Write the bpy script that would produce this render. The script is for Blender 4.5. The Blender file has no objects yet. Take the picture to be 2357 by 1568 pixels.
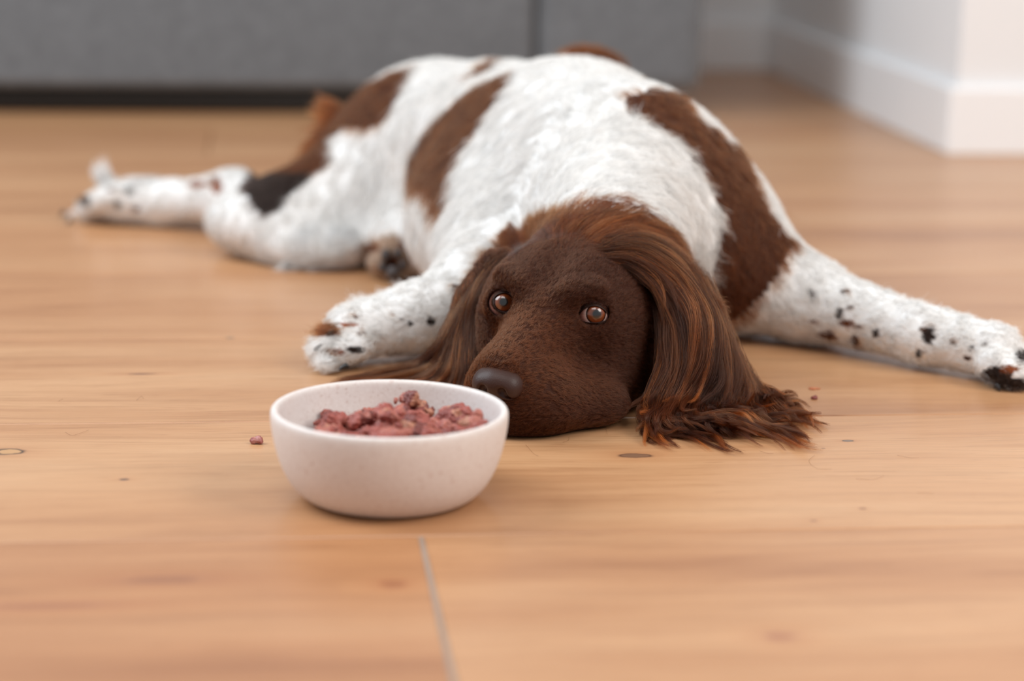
import bpy, math
import numpy as np
from mathutils import Vector, Matrix

# ------------------------------------------------------------------ camera, world, lights
SC = bpy.context.scene
COL = SC.collection
W, H = 2357, 1568
FPX, PIT, ROLL, CZ = 5050.0, math.radians(12.9), math.radians(1.1), 0.44
YAW = math.radians(6.6)                      # direction of the floor boards

cam_d = bpy.data.cameras.new('camera')
cam_d.sensor_width = 36.0
cam_d.lens = FPX / W * 36.0
cam_d.clip_start = 0.05
cam_d.dof.use_dof = True
cam_d.dof.focus_distance = 1.66
cam_d.dof.aperture_fstop = 2.9
cam = bpy.data.objects.new('camera', cam_d)
COL.objects.link(cam)
_F = Vector((0, math.cos(PIT), -math.sin(PIT)))
_U = Vector((0, math.sin(PIT), math.cos(PIT)))
_R = Vector((1, 0, 0))
_c, _s = math.cos(ROLL), math.sin(ROLL)
_R2 = _R * _c + _U * _s
_U2 = -_R * _s + _U * _c
cam.matrix_world = Matrix(((_R2.x, _U2.x, -_F.x, 0), (_R2.y, _U2.y, -_F.y, 0), (_R2.z, _U2.z, -_F.z, CZ), (0, 0, 0, 1)))
SC.camera = cam

SC.view_settings.view_transform = 'Standard'
SC.view_settings.look = 'None'
SC.view_settings.gamma = 1.0
SC.view_settings.use_curve_mapping = False
SC.view_settings.exposure = -0.02
SC.cycles.use_denoising = True
SC.cycles.max_bounces = 8
SC.cycles.diffuse_bounces = 4
SC.cycles.glossy_bounces = 3
SC.cycles.transmission_bounces = 6
SC.cycles.sample_clamp_indirect = 6.0
SC.cycles_curves.shape = 'RIBBONS'

world = bpy.data.worlds.new('daylight')
SC.world = world
world.use_nodes = True
wn = world.node_tree.nodes
wn['Background'].inputs[0].default_value = (0.90, 0.95, 1.0, 1)
wn['Background'].inputs[1].default_value = 0.50

def area(name, loc, target, sx, sy, power, color):
    d = bpy.data.lights.new(name, 'AREA')
    d.shape = 'RECTANGLE'; d.size = sx; d.size_y = sy; d.energy = power; d.color = color
    o = bpy.data.objects.new(name, d); COL.objects.link(o)
    o.location = loc
    o.rotation_euler = (Vector(target) - Vector(loc)).to_track_quat('-Z', 'Y').to_euler()
    return o
area('window_light_left', (-2.0, 2.0, 1.8), (0, 1.9, 0.1), 1.6, 1.7, 66, (0.84, 0.93, 1.0))
area('window_light_front', (-0.4, 0.6, 2.8), (0, 1.9, 0.1), 1.9, 1.2, 32, (1.0, 0.98, 0.96))
area('window_light_right', (2.2, 0.6, 2.0), (0.3, 2.0, 0.1), 1.5, 1.6, 62, (1.0, 0.95, 0.9))

# ------------------------------------------------------------------ pixel <-> world helpers (used only to measure positions)
def rays(px, py):
    px = np.asarray(px, float); py = np.asarray(py, float)
    x = (px - W / 2) / FPX; y = -(py - H / 2) / FPX
    x, y = _c * x - _s * y, _s * x + _c * y
    return np.stack([x, math.cos(PIT) + y * math.sin(PIT), -math.sin(PIT) + y * math.cos(PIT)], -1)
def PZ(px, py, z=0.0):
    v = rays(px, py); t = (z - CZ) / v[..., 2]
    return np.array([0, 0, CZ]) + t[..., None] * v
def PY(px, py, y):
    v = rays(px, py); t = y / v[..., 1]
    return np.array([0, 0, CZ]) + t[..., None] * v
def proj(p):
    d = np.asarray(p, float) - np.array([0, 0, CZ])
    F = np.array(_F); U = np.array(_U)
    a = d @ F; x = d[..., 0] / a; y = (d @ U) / a
    x, y = _c * x + _s * y, -_s * x + _c * y
    return W / 2 + FPX * x, H / 2 - FPX * y
UX = np.array([math.cos(YAW), math.sin(YAW), 0]); VX = np.array([-math.sin(YAW), math.cos(YAW), 0])
def uv_of(p): return p @ UX, p @ VX
def room(u, v, z=0.0): return tuple(UX * u + VX * v + np.array([0, 0, z]))

# ------------------------------------------------------------------ object helpers
def link(o, parent=None):
    COL.objects.link(o)
    if parent is not None:
        o.parent = parent
    return o
def mesh_obj(name, verts, faces, mat, parent=None, smooth=False):
    me = bpy.data.meshes.new(name)
    me.from_pydata([tuple(v) for v in verts], [], [tuple(f) for f in faces])
    if mat is not None: me.materials.append(mat)
    if smooth: me.polygons.foreach_set('use_smooth', [True] * len(me.polygons))
    me.update()
    return link(bpy.data.objects.new(name, me), parent)
def big_mesh(name, V, Q, mat, parent=None, smooth=True):
    me = bpy.data.meshes.new(name)
    me.vertices.add(len(V)); me.vertices.foreach_set('co', V.astype(np.float32).ravel())
    k = Q.shape[1]
    me.loops.add(len(Q) * k); me.loops.foreach_set('vertex_index', Q.astype(np.int32).ravel())
    me.polygons.add(len(Q)); me.polygons.foreach_set('loop_start', np.arange(0, len(Q) * k, k, dtype=np.int32))
    me.update(calc_edges=True)
    me.polygons.foreach_set('use_smooth', [smooth] * len(Q))
    me.materials.append(mat)
    me.validate()
    return link(bpy.data.objects.new(name, me), parent)
def tag(o, label=None, cat=None, group=None, kind=None):
    if label: o['label'] = label
    if cat: o['category'] = cat
    if group: o['group'] = group
    if kind: o['kind'] = kind
    return o
def empty(name, loc=(0, 0, 0)):
    o = bpy.data.objects.new(name, None); o.empty_display_size = 0.05
    link(o); o.location = loc
    return o
def to_parent_space(o, parent):
    o.matrix_parent_inverse = Matrix.Translation(-Vector(parent.location))

def bevel_box(bm_lo, bm_hi, r, seg=3, frame=None):
    """rounded box as verts/faces; frame maps (u,v,z) to world"""
    import bmesh
    bm = bmesh.new()
    bmesh.ops.create_cube(bm, size=1)
    lo = Vector(bm_lo); hi = Vector(bm_hi)
    for v in bm.verts:
        v.co = Vector(((lo.x + hi.x) / 2 + v.co.x * (hi.x - lo.x), (lo.y + hi.y) / 2 + v.co.y * (hi.y - lo.y), (lo.z + hi.z) / 2 + v.co.z * (hi.z - lo.z)))
    if r > 0:
        bmesh.ops.bevel(bm, geom=list(bm.edges), offset=r, segments=seg, profile=0.5, affect='EDGES')
    bmesh.ops.recalc_face_normals(bm, faces=bm.faces)
    bm.verts.index_update()
    vs = [tuple(v.co) for v in bm.verts]; fs = [[v.index for v in f.verts] for f in bm.faces]
    bm.free()
    if frame: vs = [frame(*v) for v in vs]
    return vs, fs

# ------------------------------------------------------------------ materials
def newmat(name):
    m = bpy.data.materials.new(name); m.use_nodes = True
    nt = m.node_tree
    return m, nt, nt.nodes['Principled BSDF']
def N(nt, typ, **kw):
    n = nt.nodes.new(typ)
    for k, v in kw.items():
        if k in n.bl_rna.properties and not k.startswith('i_'): setattr(n, k, v)
    return n
def setin(n, **kw):
    for k, v in kw.items():
        n.inputs[k].default_value = v
def ramp(nt, stops, interp='LINEAR'):
    n = nt.nodes.new('ShaderNodeValToRGB'); n.color_ramp.interpolation = interp
    e = n.color_ramp.elements
    while len(e) < len(stops): e.new(0.5)
    for i, (p, c) in enumerate(stops):
        e[i].position = p; e[i].color = c if len(c) == 4 else (*c, 1)
    return n
def math_n(nt, op, a=None, b=None, c=None):
    n = nt.nodes.new('ShaderNodeMath'); n.operation = op
    for i, x in enumerate((a, b, c)):
        if x is None: continue
        if isinstance(x, (int, float)): n.inputs[i].default_value = x
        else: nt.links.new(x, n.inputs[i])
    return n.outputs[0]
def mixc(nt, fac, a, b, mode='MIX'):
    n = nt.nodes.new('ShaderNodeMix'); n.data_type = 'RGBA'; n.blend_type = mode
    for s, x in ((n.inputs[0], fac), (n.inputs[6], a), (n.inputs[7], b)):
        if isinstance(x, (int, float)): s.default_value = x
        elif isinstance(x, tuple): s.default_value = x if len(x) == 4 else (*x, 1)
        else: nt.links.new(x, s)
    return n.outputs[2]
def srgb(r, g, b):
    f = lambda c: (c / 255 / 12.92) if c / 255 <= 0.04045 else ((c / 255 + 0.055) / 1.055) ** 2.4
    return (f(r), f(g), f(b))

def mat_floor():
    m, nt, b = newmat('oak_board')
    L = nt.links.new
    geo = N(nt, 'ShaderNodeNewGeometry')
    rot = N(nt, 'ShaderNodeVectorRotate'); rot.rotation_type = 'Z_AXIS'
    L(geo.outputs['Position'], rot.inputs['Vector']); rot.inputs['Angle'].default_value = -YAW
    info = N(nt, 'ShaderNodeObjectInfo')
    off = N(nt, 'ShaderNodeVectorMath'); off.operation = 'SCALE'
    off.inputs[0].default_value = (17.3, 5.1, 9.7)
    L(info.outputs['Random'], off.inputs['Scale'])
    add = N(nt, 'ShaderNodeVectorMath'); add.operation = 'ADD'
    L(rot.outputs[0], add.inputs[0]); L(off.outputs[0], add.inputs[1])
    # warp
    wno = N(nt, 'ShaderNodeTexNoise'); setin(wno, Scale=1.0, Detail=2.0)
    mp0 = N(nt, 'ShaderNodeMapping'); mp0.inputs['Scale'].default_value = (2.2, 7, 1); L(add.outputs[0], mp0.inputs[0]); L(mp0.outputs[0], wno.inputs['Vector'])
    wv = N(nt, 'ShaderNodeVectorMath'); wv.operation = 'MULTIPLY_ADD'
    L(wno.outputs['Color'], wv.inputs[0]); wv.inputs[1].default_value = (0.0, 0.05, 0); L(add.outputs[0], wv.inputs[2])
    def noise(scale, detail, rough=0.55):
        mp = N(nt, 'ShaderNodeMapping'); mp.inputs['Scale'].default_value = scale; L(wv.outputs[0], mp.inputs[0])
        n = N(nt, 'ShaderNodeTexNoise'); setin(n, Scale=1.0, Detail=detail, Roughness=rough); L(mp.outputs[0], n.inputs['Vector'])
        return n.outputs['Fac']
    broad = noise((1.6, 11, 1), 3)
    mid = noise((4, 70, 1), 4, 0.6)
    fine = noise((12, 420, 1), 3, 0.65)
    pores = noise((30, 900, 1), 2, 0.5)
    r1 = ramp(nt, [(0.22, srgb(160, 110, 74)), (0.42, srgb(184, 135, 95)), (0.6, srgb(194, 148, 108)), (0.8, srgb(200, 159, 121))])
    L(broad, r1.inputs[0])
    r2 = ramp(nt, [(0.3, (0.78, 0.72, 0.68)), (0.5, (1, 1, 1)), (0.75, (1.05, 1.06, 1.07))])
    L(mid, r2.inputs[0])
    c = mixc(nt, 0.65, r1.outputs[0], r2.outputs[0], 'MULTIPLY')
    r3 = ramp(nt, [(0.35, (0.86, 0.82, 0.78)), (0.5, (1, 1, 1))]); L(fine, r3.inputs[0])
    c = mixc(nt, 0.85, c, r3.outputs[0], 'MULTIPLY')
    r4 = ramp(nt, [(0.28, (0.62, 0.52, 0.45)), (0.36, (1, 1, 1))]); L(pores, r4.inputs[0])
    c = mixc(nt, 0.7, c, r4.outputs[0], 'MULTIPLY')
    # per board tint
    tr = ramp(nt, [(0.0, (0.93, 0.88, 0.85)), (0.5, (1, 1, 1)), (1.0, (1.03, 1.03, 1.03))]); L(info.outputs['Random'], tr.inputs[0])
    c = mixc(nt, 0.8, c, tr.outputs[0], 'MULTIPLY')
    att = N(nt, 'ShaderNodeAttribute'); att.attribute_type = 'OBJECT'; att.attribute_name = 'tone'
    c = mixc(nt, att.outputs['Fac'], c, mixc(nt, 1.0, c, (0.89, 0.81, 0.75), 'MULTIPLY'))
    # knots: u, v, ru, rv, kind
    sx = N(nt, 'ShaderNodeSeparateXYZ'); L(rot.outputs[0], sx.inputs[0])
    kn = N(nt, 'ShaderNodeTexNoise'); setin(kn, Scale=90.0, Detail=2.0); L(rot.outputs[0], kn.inputs['Vector'])
    for (px, py, ru, rv, core, ring, halo) in KNOTS:
        u, v = uv_of(PZ(px, py))
        du = math_n(nt, 'DIVIDE', math_n(nt, 'SUBTRACT', sx.outputs[0], float(u)), ru)
        dv = math_n(nt, 'DIVIDE', math_n(nt, 'SUBTRACT', sx.outputs[1], float(v)), rv)
        d = math_n(nt, 'SQRT', math_n(nt, 'ADD', math_n(nt, 'MULTIPLY', du, du), math_n(nt, 'MULTIPLY', dv, dv)))
        d = math_n(nt, 'ADD', d, math_n(nt, 'MULTIPLY', math_n(nt, 'SUBTRACT', kn.outputs['Fac'], 0.5), 0.7))
        mr = N(nt, 'ShaderNodeMapRange'); L(d, mr.inputs['Value']); setin(mr, **{'From Min': 0.0, 'From Max': 4.0})
        fr = ramp(nt, [(0.0, (1, 1, 1)), (0.2, (1, 1, 1)), (0.27, (halo,) * 3), (1.0, (0, 0, 0))]); L(mr.outputs[0], fr.inputs[0])
        cr = ramp(nt, [(0.0, core), (0.16, core), (0.2, ring), (0.3, srgb(170, 112, 72)), (1.0, srgb(200, 145, 98))]); L(mr.outputs[0], cr.inputs[0])
        c = mixc(nt, fr.outputs[0], c, cr.outputs[0])
    L(c, b.inputs['Base Color'])
    rr = N(nt, 'ShaderNodeMapRange'); L(fine, rr.inputs['Value']); setin(rr, **{'To Min': 0.27, 'To Max': 0.38}); L(rr.outputs[0], b.inputs['Roughness'])
    b.inputs['Specular IOR Level'].default_value = 0.5
    bp = N(nt, 'ShaderNodeBump'); setin(bp, Strength=0.12, Distance=0.0006); L(fine, bp.inputs['Height']); L(bp.outputs[0], b.inputs['Normal'])
    return m

KNOTS = [  # pixel position, half sizes (m), core colour, rim colour, halo amount
    (20, 1040, .012, .0085, srgb(190, 145, 100), srgb(52, 40, 30), .25),
    (286, 1104, .0040, .0024, srgb(92, 72, 62), srgb(120, 86, 62), .25),
    (1462, 1049, .0125, .0062, srgb(126, 92, 70), srgb(98, 68, 52), .42),
    (1952, 1015, .0048, .0028, srgb(128, 108, 92), srgb(52, 38, 30), .3),
    (325, 861, .0150, .0022, srgb(112, 78, 60), srgb(140, 100, 76), .4),
    (530, 778, .0040, .0040, srgb(140, 112, 88), srgb(160, 124, 92), .2),
    (1985, 1171, .0030, .0022, srgb(140, 95, 66), srgb(150, 105, 76), .2),
    (1872, 1199, .0030, .0022, srgb(150, 108, 78), srgb(155, 112, 82), .2),
    (1796, 1465, .0100, .0070, srgb(165, 112, 80), srgb(170, 120, 88), .4),
    (1895, 1032, .0020, .0009, srgb(110, 80, 60), srgb(140, 100, 76), .1),
    (1560, 955, .002, .001, srgb(120, 80, 60), srgb(140, 95, 70), .1),
    (380, 1335, .030, .0075, srgb(150, 98, 66), srgb(160, 108, 74), .5),
    (905, 1345, .009, .0070, srgb(150, 94, 60), srgb(160, 102, 66), .5),
    (105, 1395, .040, .006, srgb(158, 104, 70), srgb(165, 112, 78), .5),
]

def mat_simple(name, col, rough=0.6, noise_amt=0.0, nscale=20, bump=0.0, bscale=300, spec=0.5, sheen=0.0):
    m, nt, b = newmat(name)
    tc = N(nt, 'ShaderNodeTexCoord')
    c = (*col, 1)
    b.inputs['Base Color'].default_value = c
    b.inputs['Roughness'].default_value = rough
    b.inputs['Specular IOR Level'].default_value = spec
    if sheen: b.inputs['Sheen Weight'].default_value = sheen
    if noise_amt:
        n = N(nt, 'ShaderNodeTexNoise'); setin(n, Scale=nscale, Detail=4.0); nt.links.new(tc.outputs['Object'], n.inputs['Vector'])
        r = ramp(nt, [(0.3, tuple(x * (1 - noise_amt) for x in col)), (0.7, tuple(min(1, x * (1 + noise_amt)) for x in col))])
        nt.links.new(n.outputs['Fac'], r.inputs[0]); nt.links.new(r.outputs[0], b.inputs['Base Color'])
    if bump:
        n = N(nt, 'ShaderNodeTexNoise'); setin(n, Scale=bscale, Detail=3.0); nt.links.new(tc.outputs['Object'], n.inputs['Vector'])
        bp = N(nt, 'ShaderNodeBump'); setin(bp, Strength=bump, Distance=0.001); nt.links.new(n.outputs['Fac'], bp.inputs['Height']); nt.links.new(bp.outputs[0], b.inputs['Normal'])
    return m

M_FLOOR = mat_floor()
M_SUB = mat_simple('subfloor_brown', srgb(150, 120, 95), 0.8, 0.1)  # plain brown of the subfloor below the boards
M_JOINT_GLINT = mat_simple('joint_glint', srgb(150, 130, 116), 0.7, 0.05)  # grey reflection of the end joint's bevels, put into a colour
M_WALL = mat_simple('wall_paint', srgb(232, 231, 231), 0.55, 0.015, 3, 0.05, 400)
M_BASE = mat_simple('baseboard_paint', srgb(240, 239, 239), 0.35, 0.01, 3)
M_SOFA = mat_simple('sofa_fabric', srgb(108, 110, 113), 0.95, 0.12, 55, 0.6, 900, 0.2, 0.2)
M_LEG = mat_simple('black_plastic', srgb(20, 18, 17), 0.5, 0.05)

# ------------------------------------------------------------------ floor: boards one by one
floor = empty('floor'); tag(floor, kind='structure')
sv1 = float(np.mean([uv_of(PZ(x, y))[1] for x, y in ((600, 967), (2350, 956))]))
sv2 = float(np.mean([uv_of(PZ(x, y))[1] for x, y in ((230, 1246), (1150, 1231), (2340, 1210))]))
WID = sv1 - sv2
print('board width', WID)
ju = float(np.mean([uv_of(PZ(x, y))[0] for x, y in ((970, 1240), (1045, 1568))]))
vs, fs = bevel_box((-2.6, 0.2, -0.03), (4.2, 6.0, -0.0165), 0)
mesh_obj('subfloor', [room(*v) for v in vs], fs, M_SUB, floor)
rng = np.random.default_rng(5)
row = -4
while True:
    v0 = sv2 + row * WID; v1 = v0 + WID
    if v0 > 5.4: break
    if row == -1: joints = [-2.5, -1.62, ju, 1.55, 3.4, 4.1]
    elif row == 0: joints = [-2.5, -1.1, 0.93, 2.8, 4.1]
    elif row == 1: joints = [-2.5, -0.95, 1.05, 2.95, 4.1]
    elif row == 2: joints = [-2.5, -1.3, 0.85, 2.7, 4.1]
    elif row == 3: joints = [-2.5, -0.85, 1.25, 3.1, 4.1]
    else:
        s = rng.uniform(-2.4, -1.1); joints = [-2.5, s] if s > -2.3 else [-2.5]
        while joints[-1] + 1.9 < 4.0: joints.append(joints[-1] + 1.9)
        joints.append(4.1)
    for a, c in zip(joints[:-1], joints[1:]):
        g = 0.0005
        gj = 0.0010 if row == -1 else 0.0006
        vs, fs = bevel_box((a + gj, v0 + g, -0.0165), (c - gj, v1 - g, 0.0), 0.0012 if row != -1 else 0.0016, 1)
        o = mesh_obj('floor_board', [room(*v) for v in vs], fs, M_FLOOR, floor)
        o['tone'] = 1.0 if (row == -1 and c <= ju + .01 and c > -1) else float(rng.uniform(0, 0.3)) if row not in (-1, 0, 1) else 0.0
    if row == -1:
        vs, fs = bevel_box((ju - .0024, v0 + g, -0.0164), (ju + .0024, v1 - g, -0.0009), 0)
        mesh_obj('joint_glint', [room(*v) for v in vs], fs, M_JOINT_GLINT, floor)  # thin strip added to carry the grey bevel reflection
    row += 1

# ------------------------------------------------------------------ walls and baseboards
ua, va = [float(t) for t in uv_of(PZ(2180, 357))]      # near corner of the projecting wall
ub, vb = [float(t) for t in uv_of(PZ(1757, 163))]      # far corner
ub = ua
BH = 0.098
def slab(name, lo, hi, mat, r=0.0, parent=None, seg=2):
    vs, fs = bevel_box(lo, hi, r, seg, lambda u, v, z: room(u, v, z))
    return mesh_obj(name, vs, fs, mat, parent)
BT = 0.014
w = slab('wall_right', (ua + BT, va + BT, 0), (ua + 3.0, 5.6, 2.6), M_WALL, 0.002); tag(w, kind='structure')
w = slab('wall_back', (-2.6, vb + BT, 0), (ua + BT - 0.001, vb + BT + 0.15, 2.6), M_WALL); tag(w, kind='structure')
def baseboard(name, lo, hi, face):
    # lower board plus a small sloped lip on top
    o = slab(name, lo, (hi[0], hi[1], BH), M_BASE, 0.003)
    return tag(o, kind='structure')
baseboard('baseboard_right', (ua, va + BT, 0), (ua + BT, vb + BT, 0), 0)
baseboard('baseboard_front', (ua, va, 0), (ua + 3.0, va + BT - .0005, 0), 0)
baseboard('baseboard_back', (-2.6, vb, 0), (ua - .001, vb + BT, 0), 0)

# ------------------------------------------------------------------ sofa
def fr(u, v, z): return room(u, v, z)
sv = 3.52
us_r = 0.712
sofa = empty('sofa', room(us_r - 1.0, sv + .4, 0))
tag(sofa, 'large dark grey fabric sofa with a vertical seam behind the dog', 'sofa')
def spart(name, lo, hi, r, mat=M_SOFA, seg=5):
    vs, fs = bevel_box(lo, hi, r, seg, fr)
    o = mesh_obj(name, vs, fs, mat, None, True)
    o.parent = sofa; to_parent_space(o, sofa)
    return o
seam_u = float(PY(1232, 60, 3.55) @ UX)
spart('base', (seam_u + 0.0015, sv, 0.038), (us_r, sv + 0.58, 0.40), 0.03)
spart('base', (-1.9, sv, 0.042), (seam_u - 0.0015, sv + 0.58, 0.40), 0.016)
spart('gap_shade', (-1.86, sv + .035, 0.0), (us_r - .05, sv + .5, 0.045), 0.003, M_LEG, 1)  # black block added to darken the shaded gap under the sofa
spart('seat_cushion', (seam_u + .003, sv - 0.005, 0.402), (us_r - 0.2, sv + 0.36, 0.52), 0.04)
spart('seat_cushion', (-1.7, sv - 0.005, 0.402), (seam_u - .003, sv + 0.36, 0.52), 0.04)
spart('armrest', (us_r - 0.19, sv + .002, 0.402), (us_r, sv + 0.58, 0.62), 0.05)
spart('backrest', (-1.9, sv + 0.37, 0.402), (us_r - .2, sv + 0.58, 0.80), 0.07)
for u in (-1.7, seam_u - .1, us_r - 0.12):
    for v in (sv + .12, sv + .48):
        spart('leg', (u - .03, v - .03, 0.0), (u + .03, v + .03, 0.043), 0.004, M_LEG, 1)

# ------------------------------------------------------------------ bowl with food
BC = PZ(897, 943, 0.0610); bowl_c = (float(BC[0]), float(BC[1]), 0.0)
def lathe(profile, n=128):
    V = []; F_ = []
    for (r, z) in profile:
        for i in range(n):
            a = 2 * math.pi * i / n
            V.append((r * math.cos(a), r * math.sin(a), z))
    for j in range(len(profile) - 1):
        for i in range(n):
            F_.append((j * n + i, j * n + (i + 1) % n, (j + 1) * n + (i + 1) % n, (j + 1) * n + i))
    V.append((0, 0, profile[0][1])); V.append((0, 0, profile[-1][1]))
    a, b2 = len(V) - 2, len(V) - 1; k = (len(profile) - 1) * n
    for i in range(n):
        F_.append((a, (i + 1) % n, i)); F_.append((b2, k + i, k + (i + 1) % n))
    return V, F_
def mat_bowl():
    m, nt, b = newmat('speckled_bowl')
    L = nt.links.new
    tc = N(nt, 'ShaderNodeTexCoord')
    n1 = N(nt, 'ShaderNodeTexNoise'); setin(n1, Scale=420.0, Detail=3.0, Roughness=0.6); L(tc.outputs['Object'], n1.inputs['Vector'])
    r1 = ramp(nt, [(0.26, srgb(200, 176, 166)), (0.38, srgb(222, 211, 205)), (0.7, srgb(229, 220, 215))]); L(n1.outputs['Fac'], r1.inputs[0])
    n2 = N(nt, 'ShaderNodeTexNoise'); setin(n2, Scale=16.0, Detail=2.0); L(tc.outputs['Object'], n2.inputs['Vector'])
    r2 = ramp(nt, [(0.3, (0.96, 0.97, 0.98)), (0.7, (1, 0.99, 0.98))]); L(n2.outputs['Fac'], r2.inputs[0])
    c = mixc(nt, 1.0, r1.outputs[0], r2.outputs[0], 'MULTIPLY')
    n3 = N(nt, 'ShaderNodeTexVoronoi'); setin(n3, Scale=60.0); L(tc.outputs['Object'], n3.inputs['Vector'])
    r3 = ramp(nt, [(0.0, srgb(190, 120, 100)), (0.09, srgb(205, 160, 146)), (0.13, (1, 1, 1))]); L(n3.outputs['Distance'], r3.inputs[0])
    c = mixc(nt, 0.22, c, r3.outputs[0], 'MULTIPLY')
    L(c, b.inputs['Base Color']); b.inputs['Roughness'].default_value = 0.5
    b.inputs['Specular IOR Level'].default_value = 0.4
    return m
R0 = 0.0812
prof = [(0.049, 0.0), (0.0530, 0.0006), (0.0582, 0.0026), (0.0645, 0.0080), (0.0705, 0.0165), (0.0752, 0.0275), (0.0784, 0.0400), (0.0802, 0.0505), (0.0807, 0.0575),
        (0.0805, 0.0606), (0.0796, 0.0622), (0.0781, 0.0628), (0.0765, 0.0624), (0.0754, 0.0612), (0.0749, 0.0595), (0.0742, 0.052), (0.0722, 0.042), (0.0682, 0.030), (0.0620, 0.018), (0.050, 0.010), (0.035, 0.007)]
V, Fc = lathe(prof)
bowl = mesh_obj('dog_bowl', V, Fc, mat_bowl(), None, True); bowl.location = bowl_c
tag(bowl, 'round pale pinkish-white speckled bowl on the floor before the dog\'s nose', 'bowl')
bowl.modifiers.new('s', 'SUBSURF').render_levels = 1

# ------------------------------------------------------------------ distance fields
class Grid:
    def __init__(s, xs, ys, zs):
        s.x, s.y, s.z = [np.asarray(a, np.float32) for a in (xs, ys, zs)]
        s.F = np.full((len(xs), len(ys), len(zs)), 0.08, np.float32)
    def box(s, c, r):
        sl = []
        for a, cc, rr in zip((s.x, s.y, s.z), c, r):
            i0 = max(0, int(np.searchsorted(a, cc - rr)) - 1); i1 = min(len(a), int(np.searchsorted(a, cc + rr)) + 1)
            sl.append(slice(i0, max(i1, i0 + 1)))
        return tuple(sl)
    def pts(s, sl):
        return s.x[sl[0]][:, None, None], s.y[sl[1]][None, :, None], s.z[sl[2]][None, None, :]
    def union(s, sl, d, k):
        a = s.F[sl]
        if k > 0:
            h = np.maximum(k - np.abs(a - d), 0) / k
            s.F[sl] = np.minimum(a, d) - h * h * k * 0.25
        else: s.F[sl] = np.minimum(a, d)
    def subtract(s, sl, d, k):
        a = s.F[sl]; d = -d
        if k > 0:
            h = np.maximum(k - np.abs(a - d), 0) / k
            s.F[sl] = np.maximum(a, d) + h * h * k * 0.25
        else: s.F[sl] = np.maximum(a, d)
    PAD = 0.05
    def cone(s, p, q, r1, r2, k=0.02, sub=False):
        p = np.asarray(p, float); q = np.asarray(q, float)
        rm = max(r1, r2) + s.PAD
        sl = s.box((p + q) / 2, np.abs(q - p) / 2 + rm)
        X, Y_, Z_ = s.pts(sl)
        v = q - p; L2 = float(v @ v) + 1e-12
        t = np.clip(((X - p[0]) * v[0] + (Y_ - p[1]) * v[1] + (Z_ - p[2]) * v[2]) / L2, 0, 1)
        d = np.sqrt((X - p[0] - t * v[0]) ** 2 + (Y_ - p[1] - t * v[1]) ** 2 + (Z_ - p[2] - t * v[2]) ** 2) - (r1 + t * (r2 - r1))
        (s.subtract if sub else s.union)(sl, d.astype(np.float32), k)
    def ell(s, c, r, k=0.02, R=None, sub=False):
        c = np.asarray(c, float); r = np.asarray(r, float)
        sl = s.box(c, np.full(3, r.max() + s.PAD))
        X, Y_, Z_ = s.pts(sl)
        X = X - c[0]; Y_ = Y_ - c[1]; Z_ = Z_ - c[2]
        if R is not None:
            R = np.asarray(R)
            X, Y_, Z_ = (R[0, 0] * X + R[1, 0] * Y_ + R[2, 0] * Z_, R[0, 1] * X + R[1, 1] * Y_ + R[2, 1] * Z_, R[0, 2] * X + R[1, 2] * Y_ + R[2, 2] * Z_)
        k0 = np.sqrt((X / r[0]) ** 2 + (Y_ / r[1]) ** 2 + (Z_ / r[2]) ** 2)
        k1 = np.sqrt((X / r[0] ** 2) ** 2 + (Y_ / r[1] ** 2) ** 2 + (Z_ / r[2] ** 2) ** 2) + 1e-9
        d = k0 * (k0 - 1.0) / k1
        (s.subtract if sub else s.union)(sl, d.astype(np.float32), k)
    def sample(s, P):
        out = []
        for a, c in ((s.x, P[:, 0]), (s.y, P[:, 1]), (s.z, P[:, 2])):
            i = np.clip(np.searchsorted(a, c) - 1, 0, len(a) - 2)
            out.append((i, np.clip((c - a[i]) / (a[i + 1] - a[i]), 0, 1)))
        (i, fx), (j, fy), (k, fz) = out
        F_ = s.F
        c00 = F_[i, j, k] * (1 - fx) + F_[i + 1, j, k] * fx
        c10 = F_[i, j + 1, k] * (1 - fx) + F_[i + 1, j + 1, k] * fx
        c01 = F_[i, j, k + 1] * (1 - fx) + F_[i + 1, j, k + 1] * fx
        c11 = F_[i, j + 1, k + 1] * (1 - fx) + F_[i + 1, j + 1, k + 1] * fx
        return (c00 * (1 - fy) + c10 * fy) * (1 - fz) + (c01 * (1 - fy) + c11 * fy) * fz
    def grad(s, P, e=0.0025):
        g = np.stack([s.sample(P + np.eye(3)[a] * e) - s.sample(P - np.eye(3)[a] * e) for a in range(3)], 1)
        return g / (np.linalg.norm(g, axis=1, keepdims=True) + 1e-9)
    def mesh(s):
        F_ = s.F; nx, ny, nz = F_.shape
        S = F_ < 0
        cnt = np.zeros((nx - 1, ny - 1, nz - 1), np.int8)
        for a in (0, 1):
            for b in (0, 1):
                for c in (0, 1):
                    cnt += S[a:nx - 1 + a, b:ny - 1 + b, c:nz - 1 + c]
        ci = np.argwhere((cnt > 0) & (cnt < 8))
        idx = np.full((nx - 1, ny - 1, nz - 1), -1, np.int32); idx[tuple(ci.T)] = np.arange(len(ci))
        acc = np.zeros((len(ci), 3)); num = np.zeros(len(ci))
        A = [s.x.astype(float), s.y.astype(float), s.z.astype(float)]
        corners = [(a, b, c) for a in (0, 1) for b in (0, 1) for c in (0, 1)]
        for c0 in corners:
            for ax in range(3):
                if c0[ax] == 1: continue
                c1 = list(c0); c1[ax] = 1
                i0 = ci + c0; i1 = ci + c1
                f0 = F_[tuple(i0.T)].astype(float); f1 = F_[tuple(i1.T)].astype(float)
                m = (f0 < 0) != (f1 < 0)
                t = np.where(m, f0 / (f0 - f1 + 1e-20), 0)
                p = np.stack([A[q][i0[:, q]] * (1 - t) + A[q][i1[:, q]] * t for q in range(3)], 1)
                acc += p * m[:, None]; num += m
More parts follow.
